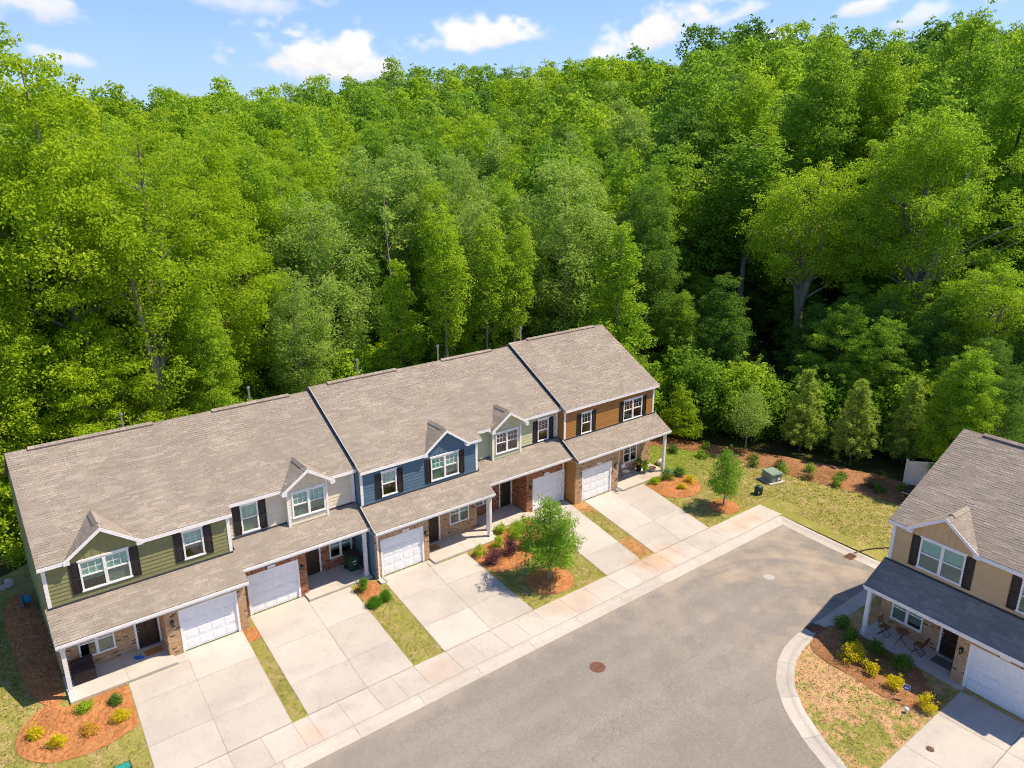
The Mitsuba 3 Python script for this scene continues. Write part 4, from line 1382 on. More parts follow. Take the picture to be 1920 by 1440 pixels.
proto('oak1', seed=106, H=19, R=5.8, base=8.8, shape='round', npuff=95, rp=1.05, per=300, leaf=0.18, limbs=40, trunk_r=.50, flat=0.62, fork=3, gap=0.58, wob=.6, up=.5)
proto('oak2', seed=107, H=24, R=6.4, base=9.0, shape='round', npuff=190, rp=1.0, per=300, leaf=0.19, limbs=40, trunk_r=.48, flat=0.62, fork=3, gap=0.34, wob=.8, up=.5)
proto('fine1', seed=108, H=19, R=3.5, base=3.5, shape='column', npuff=165, rp=0.72, per=225, leaf=.21, limbs=20, gap=0.4, up=.3, aspect=.5, flat=.8)
proto('fine2', seed=109, H=20, R=3.7, base=5.0, shape='column', npuff=170, rp=0.75, per=220, leaf=.21, limbs=20, gap=0.4, up=.3, aspect=.5, flat=.8)
proto('vine', seed=110, H=17, R=2.0, base=.3, shape='column', npuff=130, rp=0.62, per=300, leaf=0.21, limbs=4, up=.3, gap=0.3)
proto('dense', seed=111, H=20, R=3.7, base=1.5, shape='round', npuff=210, rp=0.85, per=310, leaf=0.19, gap=0.3, flat=.6, up=.4)
proto('snag', seed=112, H=21, R=1.9, base=12.0, shape='round', npuff=16, rp=.6, per=110, leaf=.26, limbs=12, trunk_r=.20, gap=.3)
proto('pole', seed=113, H=21, R=1.8, base=8.5, shape='round', npuff=80, rp=0.7, per=250, leaf=0.2, limbs=14, trunk_r=0.19, gap=0.45)
proto('mid1', seed=121, H=22, R=3.6, base=3.0, shape='round', npuff=150, rp=0.95, per=112, leaf=0.31, limbs=8, gap=0.4, flat=.62, up=.4)
proto('mid2', seed=122, H=23, R=3.6, base=3.0, shape='round', npuff=150, rp=1.0, per=108, leaf=0.32, limbs=8, gap=0.42, flat=.6, up=.4)
proto('mid3', seed=123, H=21, R=3.3, base=3.0, shape='round', npuff=150, rp=0.88, per=125, leaf=0.285, limbs=8, gap=0.4, up=.4)
proto('mid4', seed=124, H=24, R=3.9, base=4.0, shape='spread', npuff=150, rp=1.05, per=108, leaf=0.31, limbs=10, flat=0.6, gap=0.42, up=.4)
proto('far1', sprays=.25, seed=131, H=20, R=4.4, base=3.0, shape='round', npuff=110, rp=1.15, per=40, leaf=0.5, limbs=0, gap=0.3, flat=.6, up=.4)
proto('far2', sprays=.25, seed=132, H=21, R=4.4, base=3.0, shape='spread', npuff=110, rp=1.1, per=42, leaf=0.48, limbs=0, gap=0.3, flat=.65, up=.4)
proto('bush1', seed=141, H=3.6, R=2.2, base=.1, shape='bush', npuff=34, rp=.7, per=170, leaf=.24, limbs=4, trunk_r=.06, up=.4, gap=.1)
proto('bush2', seed=142, H=5.0, R=2.3, base=.2, shape='round', npuff=48, rp=.75, per=165, leaf=.26, limbs=6, trunk_r=.08, up=.4, gap=.1)
proto('bush3', seed=143, H=2.2, R=1.8, base=.05, shape='bush', npuff=24, rp=.55, per=200, leaf=.20, limbs=3, trunk_r=.05, up=.4, gap=.1)
proto('bush4', seed=144, H=7.0, R=2.9, base=.4, shape='round', npuff=80, rp=.9, per=155, leaf=.27, limbs=8, trunk_r=.11, up=.4, gap=.12)
CACHE = {}


def built(name):
    if name not in CACHE:
        (tv, tf), (lv, lf, luv) = make_tree(**PROTO[name])
        PROTO[name]['H'] = float(lv[:, 2].max())
        CACHE[name] = (meshkit.write_ply((tv, tf), True), meshkit.write_ply((lv, lf), False, luv))
    return CACHE[name]


def tree(key, name, x, y, H, leafm, barkm, label, cat='tree', group=None, rot=None, wide=1.0, z=None, parts=('trunk', 'crown'), tilt=(0, 0)):
    k = thing(key, label, cat, group)
    a, b = built(name)
    s = H / PROTO[name]['H']
    gz = float(hill(x, y)) if z is None else z
    rot = rng.uniform(0, 360) if rot is None else rot
    to = T().translate([x, y, gz - .1]) @ T().rotate([1, 0, 0], tilt[0]) @ T().rotate([0, 1, 0], tilt[1]) @ T().rotate([0, 0, 1], rot) @ T().scale([s * wide, s * wide, s])
    scene[f'{k}__{parts[0]}'] = {'type': 'ply', 'filename': a, 'face_normals': False, 'to_world': to, 'bsdf': {'type': 'ref', 'id': barkm}}
    scene[f'{k}__{parts[1]}'] = {'type': 'ply', 'filename': b, 'face_normals': True, 'to_world': to, 'bsdf': {'type': 'ref', 'id': leafm}}
    TREES.append((x, y, H, k))
    return k


TREES = []
RIGHT = np.array([math.cos(YAW), -math.sin(YAW), 0])
UP = np.cross(RIGHT, FWD)


def sees(x, y, z, m=0.0):
    """is the point inside the photographed cone (with a margin in tangent)?"""
    v = np.array([x, y, z]) - EYE
    d = v @ FWD
    return d > 1 and abs(v @ RIGHT) / d < .672 + m and abs(v @ UP) / d < .504 + m


# trees one can tell apart along the front of the woods
tree('maple_tree', 'maple1', 5.4, 20.5, 28.8, 'm_leaf_lime', 'm_bark_pale', 'tallest yellow green tree at the far left of the woods', rot=20)
tree('maple_tree', 'branchy', 9.3, 17.8, 24.5, 'm_leaf_lime', 'm_bark_pale', 'yellow green tree with bare pale branches showing, left of the row', rot=75)
tree('maple_tree', 'maple1', 14.2, 22.5, 21.5, 'm_leaf_lime', 'm_bark_pale', 'broad lime green tree behind the green and cream roofs', rot=140, wide=1.05)
tree('maple_tree', 'maple2', 5.6, 16.6, 13.0, 'm_leaf_lime', 'm_bark_pale', 'low spreading lime tree close behind the green roof', rot=200, wide=1.1)
tree('tulip_tree', 'tulip2', 0.6, 16.8, 20.5, 'm_leaf_lime', 'm_bark_dark', 'yellow green narrow tree at the left frame edge behind the green house', rot=10)
tree('tulip_tree', 'tulip1', 12.0, 17.4, 14.5, 'm_leaf_bright', 'm_bark_dark', 'bright green tree rising behind the two left vent pipes', rot=33)
tree('birch_tree', 'fine1', 22.8, 24.0, 19.0, 'm_leaf_pale', 'm_bark_pale', 'pale fine leaved tree behind the cream and blue roofs', rot=0, wide=1.15)
tree('birch_tree', 'fine2', 19.5, 20.0, 14.0, 'm_leaf_pale', 'm_bark_pale', 'lower pale fine leaved tree behind the cream roof', rot=90)
tree('birch_tree', 'fine2', 43.5, 18.0, 21.5, 'm_leaf_pale', 'm_bark_pale', 'tall pale fine leaved tree behind the orange house roof', rot=180, wide=1.2)
tree('birch_tree', 'fine1', 37.4, 22.0, 18.5, 'm_leaf_pale', 'm_bark_pale', 'pale feathery tree behind the sage and orange roofs', rot=270, wide=1.15)
tree('vine_tree', 'vine', 27.2, 19.0, 14.0, 'm_leaf_bright', 'm_bark_pale', 'narrow vine wrapped trunk behind the blue roof ridge', rot=0)
tree('vine_tree', 'vine', 42.4, 9.8, 16.5, 'm_leaf_bright', 'm_bark_pale', 'tall narrow vine covered tree at the corner of the orange house', rot=120, wide=1.2)
tree('vine_tree', 'vine', 32.2, 18.4, 16.0, 'm_leaf_bright', 'm_bark_pale', 'narrow vine covered trunk right of the two slim bare trunks', rot=220, wide=.9)
tree('bare_tree', 'snag', 30.2, 25.0, 20.5, 'm_leaf_pale', 'm_bark_pale', 'thin half dead tree with bare forked top in the middle of the woods', rot=0)
tree('pole_tree', 'pole', 30.0, 16.4, 18.5, 'm_leaf_bright', 'm_bark_pale', 'slim straight bare trunk nearest the blue house ridge', rot=0)
tree('pole_tree', 'pole', 33.9, 16.2, 18.0, 'm_leaf_bright', 'm_bark_pale', 'slim bare trunk standing right behind the sage roof ridge', rot=60)
tree('pole_tree', 'pole', 36.6, 16.0, 17.5, 'm_leaf_bright', 'm_bark_pale', 'slim pale trunk behind the joint of sage and orange roofs', rot=130)
tree('tulip_tree', 'tulip2', 35.0, 25.0, 19.5, 'm_leaf_bright', 'm_bark_pale', 'bright green upright tree behind the sage roof', rot=80)
tree('tulip_tree', 'dense', 50.5, 15.0, 19.5, 'm_leaf_dark', 'm_bark_dark', 'dense dark green tree right of the orange house', rot=0)
tree('oak_tree', 'oak1', 62.5, 6.0, 21.0, 'm_leaf_bright', 'm_bark_pale', 'oak with forked pale trunk and open crown right of centre', rot=40, wide=1.0)
tree('oak_tree', 'oak2', 63.5, -3.0, 25.5, 'm_leaf_bright', 'm_bark_pale', 'large oak with leaning trunk and broad sunlit crown at right', rot=100, tilt=(0, 4))
tree('oak_tree', 'oak1', 60.7, -10.5, 14.5, 'm_leaf_bright', 'm_bark_pale', 'oak with low outstretched branch near the right frame edge', rot=10)
tree('pole_tree', 'pole', 64.5, 14.2, 24.0, 'm_leaf_mid', 'm_bark_pale', 'tall straight pale trunk in the dark gap of the woods', rot=10, wide=1.9)
tree('tulip_tree', 'tulip3', 73.8, 13.5, 33.2, 'm_leaf_mid', 'm_bark_dark', 'tallest tree against the sky in the right part of the woods', rot=0)
tree('tulip_tree', 'tulip1', 73.4, 21.3, 29.0, 'm_leaf_bright', 'm_bark_dark', 'tall narrow tree left of the highest crown at right', rot=50)
tree('tulip_tree', 'dense', 85.7, 5.7, 33.5, 'm_leaf_mid', 'm_bark_dark', 'round topped tree against the sky near the top right corner', rot=90, wide=.85)
tree('tulip_tree', 'tulip2', 79.0, -3.0, 31.5, 'm_leaf_bright', 'm_bark_dark', 'upright tree against the sky at the top right corner', rot=150)
tree('tulip_tree', 'tulip3', 80.2, 10.2, 32.0, 'm_leaf_bright', 'm_bark_dark', 'tall feathery tree between the two highest crowns at right', rot=210)

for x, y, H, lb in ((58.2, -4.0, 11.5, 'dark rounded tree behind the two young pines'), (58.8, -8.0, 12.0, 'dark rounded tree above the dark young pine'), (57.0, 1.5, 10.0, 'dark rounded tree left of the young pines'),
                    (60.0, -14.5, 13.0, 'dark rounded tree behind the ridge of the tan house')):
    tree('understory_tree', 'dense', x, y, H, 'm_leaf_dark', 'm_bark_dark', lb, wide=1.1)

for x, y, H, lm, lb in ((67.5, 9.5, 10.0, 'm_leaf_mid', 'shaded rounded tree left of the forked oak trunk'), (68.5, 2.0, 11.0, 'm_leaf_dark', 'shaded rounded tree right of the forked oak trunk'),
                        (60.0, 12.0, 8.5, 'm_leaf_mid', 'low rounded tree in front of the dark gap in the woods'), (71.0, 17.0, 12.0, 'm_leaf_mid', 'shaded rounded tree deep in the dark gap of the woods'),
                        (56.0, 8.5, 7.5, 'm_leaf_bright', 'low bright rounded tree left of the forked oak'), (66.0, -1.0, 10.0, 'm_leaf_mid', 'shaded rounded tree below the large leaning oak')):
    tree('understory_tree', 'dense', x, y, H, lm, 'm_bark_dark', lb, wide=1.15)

ur = np.random.default_rng(19)
for q in range(60):
    x, y = ur.uniform(49.5, 63), ur.uniform(-15, 16)
    hd = math.hypot(x - EYE[0], y - EYE[1])
    ha = math.degrees(math.atan2(x - EYE[0], y - EYE[1]))
    front = 53.8 < ha < 60.5 and hd < 73                  # below the forked trunk only low growth
    H = ur.uniform(4.0, 5.2) if front else ur.uniform(7.5, 12.5)
    if any(math.hypot(x - u, y - v) < 2.6 for u, v in ((48.7, -3.6), (49.9, -7.0), (52.4, -9.6), (54.2, -11.6), (55.4, -12.8))) or x - .54 * H < 44.4 or any((x - t[0]) ** 2 + (y - t[1]) ** 2 < 2.3 ** 2 for t in TREES):
        continue
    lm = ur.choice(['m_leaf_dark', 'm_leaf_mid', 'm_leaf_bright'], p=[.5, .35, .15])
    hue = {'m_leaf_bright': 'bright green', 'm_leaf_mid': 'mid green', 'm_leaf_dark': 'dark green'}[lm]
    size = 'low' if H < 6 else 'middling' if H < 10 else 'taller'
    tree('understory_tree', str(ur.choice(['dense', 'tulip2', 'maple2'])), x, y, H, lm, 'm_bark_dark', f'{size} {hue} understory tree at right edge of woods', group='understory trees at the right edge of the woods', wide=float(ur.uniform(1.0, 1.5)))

# the woods behind: individual trees, thinner in leaf with distance
fr = np.random.default_rng(5)
cand = []
for _ in range(9000):
    D = math.sqrt(fr.uniform(50 ** 2, 190 ** 2))
    a = math.radians(fr.uniform(0.5, 76))
    x, y = EYE[0] + D * math.sin(a), EYE[1] + D * math.cos(a)
    cand.append((x, y, D))
taken = [(t[0], t[1]) for t in TREES]
NEAR, MIDT, FAR = [], [], []
HERO = [(62.5, 6.0, 4.5), (63.5, -3.0, 6.0), (64.5, 14.2, 1.6), (60.7, -10.5, 5.0), (9.3, 17.8, 3.5)]


def blocks(x, y, D):
    """stands before, or in the sun of, one of the trees that show singly"""
    for hx, hy, R in HERO:
        hd, ha = math.hypot(hx - EYE[0], hy - EYE[1]), math.atan2(hx - EYE[0], hy - EYE[1])
        if D < hd + 3 and abs(math.atan2(x - EYE[0], y - EYE[1]) - ha) * hd < R:
            return True
        t, l = (x - hx) * .88 - (y - hy) * .47, (x - hx) * .47 + (y - hy) * .88
        if 0 < t < 13 and abs(l) < 4.5 and hx > 30:
            return True
    return False


for x, y, D in sorted(cand, key=lambda c: c[2]):
    o = float(outside(x, y))
    if o < 1.5 or (y < 17 and x < 46) or (x > 46 and x < 49 + .45 * 20 and y < 7) or (x > 46 and x < 50 and y < 12) or (x > 46 and y < -14):
        continue
    if x < 46 and y < 19.5 and x > -2:
        continue
    if blocks(x, y, D):
        continue
    if x > 46 and D < 72 and 53 < math.degrees(math.atan2(x - EYE[0], y - EYE[1])) < 57:
        continue                       # the dark gap where trunks show
    sp = 3.8 if D < 72 else 4.55 if D < 122 else 5.4
    if any((x - u) ** 2 + (y - v) ** 2 < sp * sp for u, v in taken):
        continue
    if not sees(x, y, hill(x, y) + 15, .06):
        continue
    taken.append((x, y))
    (NEAR if D < 78 else MIDT if D < 122 else FAR).append((x, y, D))


def zone(x, y):
    a = math.degrees(math.atan2(x - EYE[0], y - EYE[1]))
    return a


GRP = {'n': 'broadleaf trees in the front of the woods', 'm': 'broadleaf trees on the slope behind', 'f': 'trees along the far crest of the hill'}
far_left = []
for which, lst in (('n', NEAR), ('m', MIDT), ('f', FAR)):
    for q, (x, y, D) in enumerate(lst):
        a = zone(x, y)
        left, right = a < 22, a > 50
        u = fr.random()
        if which == 'n':
            name = fr.choice(['tulip1', 'tulip2', 'tulip3', 'maple2', 'dense', 'fine1'], p=[.25, .25, .15, .12, .13, .10])
        elif which == 'm':
            name = fr.choice(['mid1', 'mid2', 'mid3', 'mid4'])
        else:
            name = fr.choice(['far1', 'far2'])
        if left:
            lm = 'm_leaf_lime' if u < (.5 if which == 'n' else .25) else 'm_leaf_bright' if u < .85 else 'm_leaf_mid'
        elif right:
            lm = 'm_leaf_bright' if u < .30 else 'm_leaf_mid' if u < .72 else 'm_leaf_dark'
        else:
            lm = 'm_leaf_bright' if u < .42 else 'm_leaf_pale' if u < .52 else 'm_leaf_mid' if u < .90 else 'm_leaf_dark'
        if name.startswith('fine'):
            lm = 'm_leaf_pale' if u < .7 else 'm_leaf_mid'
        H = 19.8 + fr.normal(0, 2.2)
        if left:
            H += 2.0 if D < 75 else -1.0
        if right:
            H += 4.5 if D > 64 else 0
        if 22 <= a <= 50 and D < 66:
            H -= 2.0
        H = float(np.clip(H, 12, 31))
        hue = {'m_leaf_lime': 'yellow green', 'm_leaf_bright': 'bright green', 'm_leaf_mid': 'mid green', 'm_leaf_dark': 'dark green', 'm_leaf_pale': 'pale olive'}[lm]
        form = {'tulip1': 'narrow', 'tulip2': 'narrow', 'tulip3': 'tall', 'maple2': 'broad', 'dense': 'rounded', 'fine1': 'feathery', 'mid1': 'narrow', 'mid2': 'rounded', 'mid3': 'slender', 'mid4': 'layered'}.get(name, '')
        land = [t for lim, t in ((9, 'left of green roof'), (16, 'above green roof'), (24, 'above cream roof'), (32, 'above blue roof'), (40, 'above sage roof'), (48, 'above orange roof'), (58, 'above lawn tree'), (99, 'above tan house')) if a < lim][0]
        tier = 'front of woods' if which == 'n' else 'lower slope' if D < 98 else 'upper slope'
        if which == 'f':
            built(name)
            kk = f'far_woods__{q + 1:03d}'
            s = H / PROTO[name]['H']
            scene[kk] = {'type': 'ply', 'filename': CACHE[name][1], 'face_normals': True, 'bsdf': {'type': 'ref', 'id': lm},
                         'to_world': T().translate([x, y, float(hill(x, y))]) @ T().rotate([0, 0, 1], float(fr.uniform(0, 360))) @ T().scale([s * float(fr.uniform(.9, 1.15))] * 2 + [s])}
            continue
        tree('forest_tree', name, x, y, H, lm, 'm_bark_pale' if fr.random() < .35 else 'm_bark_dark' if which != 'n' else 'm_bark_pale', f'{form} {hue} forest tree, {tier} {land}', group=f'{hue} forest trees, {tier}', wide=float(fr.uniform(.88, 1.15)), rot=float(fr.uniform(0, 360)))
lab('far_woods', 'continuous green woods covering the far hill crest', 'woods', kind='stuff')
print('leaf triangles', {k: len(meshkit.WRITTEN[v[1]][1]) for k, v in CACHE.items()}, sum(len(meshkit.WRITTEN[d['filename']][1]) for d in scene.values() if d.get('type') == 'ply'))
print('trees', len(TREES), len(NEAR), len(MIDT), len(FAR))

# understorey along the edge of the woods
us = np.random.default_rng(8)
PINES = [(48.7, -3.6), (49.9, -7.0), (52.4, -9.6), (54.2, -11.6), (55.4, -12.8), (43.2, 3.4), (45.2, -1.2)]
edge = [(-16, 12.4), (-8, 13.0), (-3.5, 14.0), (-1.0, 14.2), (2, 16.5), (10, 17.6), (20, 17.6), (30, 17.4), (36, 17.0), (40.5, 13.5), (41.5, 9.5), (43.5, 5.0), (45.5, 1.0), (47.6, -3.0), (49.5, -6.5), (51.5, -10), (53, -14)]
for q, p in enumerate(resample(edge, 1.75)):
    for row in range(3):
        x, y = p[0] + us.normal(0, .5), p[1] + us.normal(0, .5)
        nx = 0.72 if x > 39 else 0.0
        ny = 0.45 if x > 39 else 1.0
        x, y = x + nx * (row * 2.3 + .3), y + ny * (row * 2.3 + .3)
        if not sees(x, y, 2, .04) or (2 < x < 36 and row == 0 and y < 16.8):
            continue
        if any(math.hypot(x - u, y - v) < 2.0 for u, v in PINES):
            continue
        low = x > 44 and y < -1 and row < 2
        nm = 'bush3' if low else us.choice(['bush3', 'bush1', 'bush2'] if row == 0 else ['bush1', 'bush2', 'bush4'] if row == 1 else ['bush2', 'bush4', 'bush4'])
        s = us.uniform(.75, 1.15) * (.8 if x > 44 and nm == 'bush4' else 1)
        lm = us.choice(['m_leaf_mid', 'm_leaf_bright', 'm_leaf_dark'], p=[.4, .15, .45]) if x > 30 else us.choice(['m_leaf_bright', 'm_leaf_lime', 'm_leaf_mid'])
        hue = {'m_leaf_lime': 'yellow green', 'm_leaf_bright': 'bright green', 'm_leaf_mid': 'mid green', 'm_leaf_dark': 'dark green'}[lm]
        w = ('left of green house' if x <= 0 else 'behind green house' if x < 8 else 'behind cream house' if x < 15 else 'behind blue house' if x < 22 else 'behind sage house' if x < 29 else 'behind orange house' if y > 13 else
             'by orange porch end' if y > 3 else 'behind transformer' if y > -4.5 else 'behind straw border' if y > -9 else 'near vinyl fence')
        w += ', ' + ('front row', 'middle row', 'back row')[row]
        tree('understory_shrub', nm, x, y, PROTO[nm]['H'] * s, lm, 'm_bark_dark', f'{hue} wild shrub {w}', 'shrub', 'wild shrubs along the edge of the woods', parts=('stem', 'foliage'), rot=float(us.uniform(0, 360)))


NTH = 'leftmost second third fourth fifth sixth seventh eighth ninth tenth eleventh twelfth'.split()


NUM = 'zero one two three four five six seven eight nine ten eleven twelve'.split()


def single_out(prefix, one, many):
    """alike labels: say which one by counting from the left of the picture"""
    same = {}
    for x, y, H, k in TREES:
        if k.startswith(prefix):
            v = np.array([x, y, hill(x, y) + H * .8]) - EYE
            same.setdefault(labels[k]['label'], []).append((float(v @ RIGHT / (v @ FWD)), k))
    for lb, L in same.items():
        if 1 < len(L) <= 12:
            for n, (_, k) in enumerate(sorted(L)):
                labels[k]['label'] = (NTH[n] if n == 0 else NTH[n] + ' from left') + f' of {NUM[len(L)]} ' + lb.replace(one, many).replace('shrubs behind', 'shrubs, behind').replace(', front of woods', ' in front')


single_out('forest_tree', 'forest tree', 'forest trees')
single_out('understory_tree', 'understory tree', 'understory trees')
single_out('understory_shrub', 'wild shrub', 'wild shrubs')


# young trees and pines of the planted border
def needles(C, L, r, n, wid=.012, droop=.15):
    """tufts of needles round each point"""
    k = np.repeat(np.arange(len(C)), n)
    d = r.normal(size=(len(k), 3)) + np.array([0, 0, .5])
    d /= np.linalg.norm(d, axis=1, keepdims=True)
    side = np.cross(d, r.normal(size=d.shape))
    side /= np.linalg.norm(side, axis=1, keepdims=True)
    l = (L * r.uniform(.7, 1.2, len(k)))[:, None]
    b = C[k]
    v = np.stack([b - side * wid, b + side * wid, b + d * l], 1)
    f = np.arange(len(k) * 3).reshape(-1, 3)
    return v.reshape(-1, 3), f, np.repeat(np.c_[r.random(len(k)), r.random(len(k))], 3, axis=0)


def pine(x, y, H, seed, label, R=1.5):
    r = np.random.default_rng(seed)
    k = thing('pine_tree', label, 'pine tree')
    z0 = float(hill(x, y)) if outside(x, y) > 0 else 0
    P = np.array([x, y, z0])
    zz = np.linspace(0, H * .97, 9)
    parts = [tube(P + np.c_[.06 * np.sin(zz), .06 * np.cos(zz * 1.3), zz], .09 * (1.05 - zz / H), 6)]
    tips = []
    z = .5
    while z < H * .95:
        t = z / H
        n = 5 if t < .8 else 3
        a0 = r.uniform(0, 6)
        for q in range(n):
            a = a0 + q * 2 * PI / n + r.normal(0, .2)
            L = R * (1 - t) ** .95 * r.uniform(.75, 1.1) + .15
            tt = np.linspace(0, 1, 5)[:, None]
            e = np.array([math.cos(a) * L, math.sin(a) * L, L * .55 + .1])
            path = P + [0, 0, z] + e * tt + np.array([0, 0, -.12 * L]) * np.sin(tt * PI)
            parts.append(tube(path, .025 * (1 - .7 * tt[:, 0]), 4))
            for s in np.linspace(.4, 1, max(2, int(L * 3.4))):
                c = P + np.array([0, 0, z]) + e * s
                for m in range(2):
                    tips.append(c + r.normal(size=3) * .13 * (L + .3))
        z += .30 + .25 * (1 - t)
    for q in range(4):
        tips.append(P + [0, 0, H * (.93 + .025 * q)])
    vs, fs, n = [], [], 0
    for v, f in parts:
        vs.append(v)
        fs.append(f + n)
        n += len(v)
    scene[k + '__trunk'] = mikit.ply((np.vstack(vs), np.vstack(fs)), 'm_bark_dark', True)
    v, f, uv = needles(np.array(tips), .30, r, 46, .030)
    scene[k + '__foliage'] = mikit.ply((v, f), 'm_leaf_pine', False, uv=uv)


pine(48.7, -3.6, 6.3, 1, 'tall young pine with yellowing tip in the straw border', 1.7)
pine(49.9, -7.0, 6.2, 2, 'full young pine right of the yellow tipped pine', 1.75)
pine(52.4, -9.6, 6.6, 3, 'dark young pine left of the roof of the tan house', 1.55)
pine(54.2, -11.6, 7.0, 4, 'young pine with upright candles above the tan roof ridge', 1.5)
pine(55.4, -12.8, 6.8, 5, 'pine rising right behind the ridge of the tan house', 1.7)


def sapling(key, x, y, H, R, base, seed, leafm, label, npuff=46, rp=.5, per=420, leaf=.13, cat='tree', shape='round', trunk_r=.045, limbs=10, flat=.7, z=0.0, aspect=.5, gap=.0):
    k = thing(key, label, cat)
    (tv, tf), (lv, lf, uv) = make_tree(seed, H, R, base, shape, npuff, rp, per, leaf, limbs, trunk_r, flat, .12, .4, gap=gap, aspect=aspect)
    scene[k + '__trunk'] = mikit.ply((tv + [x, y, z], tf), 'm_bark_pale', True)
    scene[k + '__crown'] = mikit.ply((lv + [x, y, z], lf), leafm, False, uv=uv)
    return k


sapling('street_tree', 22.0, -5.62, 4.9, 1.4, .85, 61, 'm_leaf_mid', 'leafy street tree in the straw ring before the sage townhouse', npuff=95, rp=.44, per=560, leaf=.12, trunk_r=.075, limbs=20, gap=.2, shape='egg')
sapling('street_tree', 36.3, -6.02, 3.95, 1.0, 1.05, 62, 'm_leaf_mid', 'small bright green tree in the lawn by the transformer', npuff=60, rp=.36, per=700, leaf=.11, trunk_r=.05, gap=.2, shape='egg')
sapling('young_tree', 43.2, 3.4, 4.6, 1.6, .3, 63, 'm_leaf_lime', 'yellow green young tree at the porch end of the orange house', npuff=60, rp=.55, per=320, leaf=.15, shape='cone', flat=.4)
sapling('young_tree', 45.2, -1.2, 4.9, 1.6, 1.3, 64, 'm_leaf_pale', 'thin young tree with slender pale trunk in the border', npuff=50, rp=.5, per=300, leaf=.13, flat=.6)

# ------------------------------------------------------------------ planted shrubs
def shrub(x, y, H, R, seed, leafm, label, npuff=16, rp=.2, per=1500, leaf=.075, shape='bush', z=.05, group=None, aspect=.55, key='shrub', sprays=.35):
    k = thing(key, label, 'shrub', group)
    (tv, tf), (lv, lf, uv) = make_tree(seed, H, R, .02, shape, npuff, rp, per, leaf, 5, .018, .8, .05, .3, aspect=aspect, sprays=sprays)
    scene[k + '__stem'] = mikit.ply((tv + [x, y, z], tf), 'm_bark_dark', True)
    scene[k + '__foliage'] = mikit.ply((lv + [x, y, z], lf), leafm, False, uv=uv)


n_ = 300
for x, y, H, R, m, lb in (
        (-1.34, -1.87, .36, .24, 'm_leaf_gold', 'small golden shrub at the left end of the front bed'), (-0.73, -2.87, .50, .36, 'm_leaf_gold', 'largest golden shrub in the green townhouse bed'),
        (.48, -1.43, .36, .30, 'm_leaf_bright', 'thin green shrub below the green townhouse porch'), (1.64, -1.74, .34, .26, 'm_leaf_dark', 'dark green shrub by the green townhouse porch edge'),
        (1.62, -2.84, .40, .30, 'm_leaf_gold', 'golden shrub beside the leftmost driveway'), (.43, -2.95, .36, .26, 'm_leaf_amber', 'orange tinged shrub in the middle of the front bed'),
        (13.63, -.55, .75, .30, 'm_leaf_box', 'upright green shrub by the cream townhouse porch column'),
        (20.57, -1.33, .62, .36, 'm_leaf_bright', 'light green shrub nearest the blue townhouse driveway'), (22.94, -.08, .55, .36, 'm_leaf_bright', 'light green shrub beside the blue townhouse column'),
        (21.94, -1.26, .60, .38, 'm_leaf_bright', 'light green shrub in the middle of the shrub bed'), (23.28, -1.14, .60, .42, 'm_leaf_bright', 'light green shrub behind the purple one nearest the street tree'),
        (23.89, -.41, .55, .40, 'm_leaf_bright', 'light green shrub by the sage townhouse walk'),
        (20.67, -2.47, .78, .52, 'm_leaf_plum', 'purple leaved shrub at the driveway side of the bed'), (21.96, -2.25, .78, .52, 'm_leaf_plum', 'purple leaved shrub in the middle of the bed'),
        (23.0, -2.45, .62, .45, 'm_leaf_plum', 'purple leaved shrub half hidden by the street tree'),
        (36.45, -1.11, .75, .48, 'm_leaf_dark', 'largest dark green shrub by the orange townhouse porch'), (37.68, -1.29, .55, .42, 'm_leaf_dark', 'dark green shrub at the far end of the right bed'),
        (35.3, -1.08, .42, .30, 'm_leaf_bright', 'small green shrub next to the orange townhouse driveway'), (37.4, -2.37, .42, .34, 'm_leaf_gold', 'golden shrub in the right end bed'), (36.17, -2.68, .32, .26, 'm_leaf_gold', 'smallest golden shrub in the right end bed'),
        (29.8, -18.33, .60, .42, 'm_leaf_dark', 'dark green shrub by the tan townhouse corner column'), (28.5, -18.95, .80, .52, 'm_leaf_gold', 'big golden shrub at the corner of the tan townhouse bed'),
        (29.94, -19.42, .55, .40, 'm_leaf_dark', 'dark green shrub before the bistro chairs'), (29.83, -20.59, .60, .44, 'm_leaf_dark', 'dark green shrub below the tan townhouse porch door mat'),
        (30.6, -17.45, .5, .40, 'm_leaf_dark', 'shaded green shrub round the corner of the tan townhouse'), (28.36, -20.04, .46, .30, 'm_leaf_gold', 'golden shrub left of the blue yard sign'),
        (28.25, -21.12, .56, .34, 'm_leaf_gold', 'golden shrub just above the blue yard sign'), (28.1, -22.6, .66, .38, 'm_leaf_gold', 'golden shrub at the tan townhouse driveway edge')):
    n_ += 1
    shrub(x, y, H, R, n_, m, lb, npuff=int(12 + 26 * R), rp=.16 if R < .4 else .2)
for x, y, lb in ((13.50, -2.12, 'clipped round boxwood nearest the cream driveway'), (14.16, -1.95, 'clipped round boxwood next to its twin, nearer the blue house')):
    n_ += 1
    shrub(x, y, .52, .29, n_, 'm_leaf_box', lb, npuff=40, rp=.16, per=4200, leaf=.04, z=0.0, key='boxwood', sprays=0)
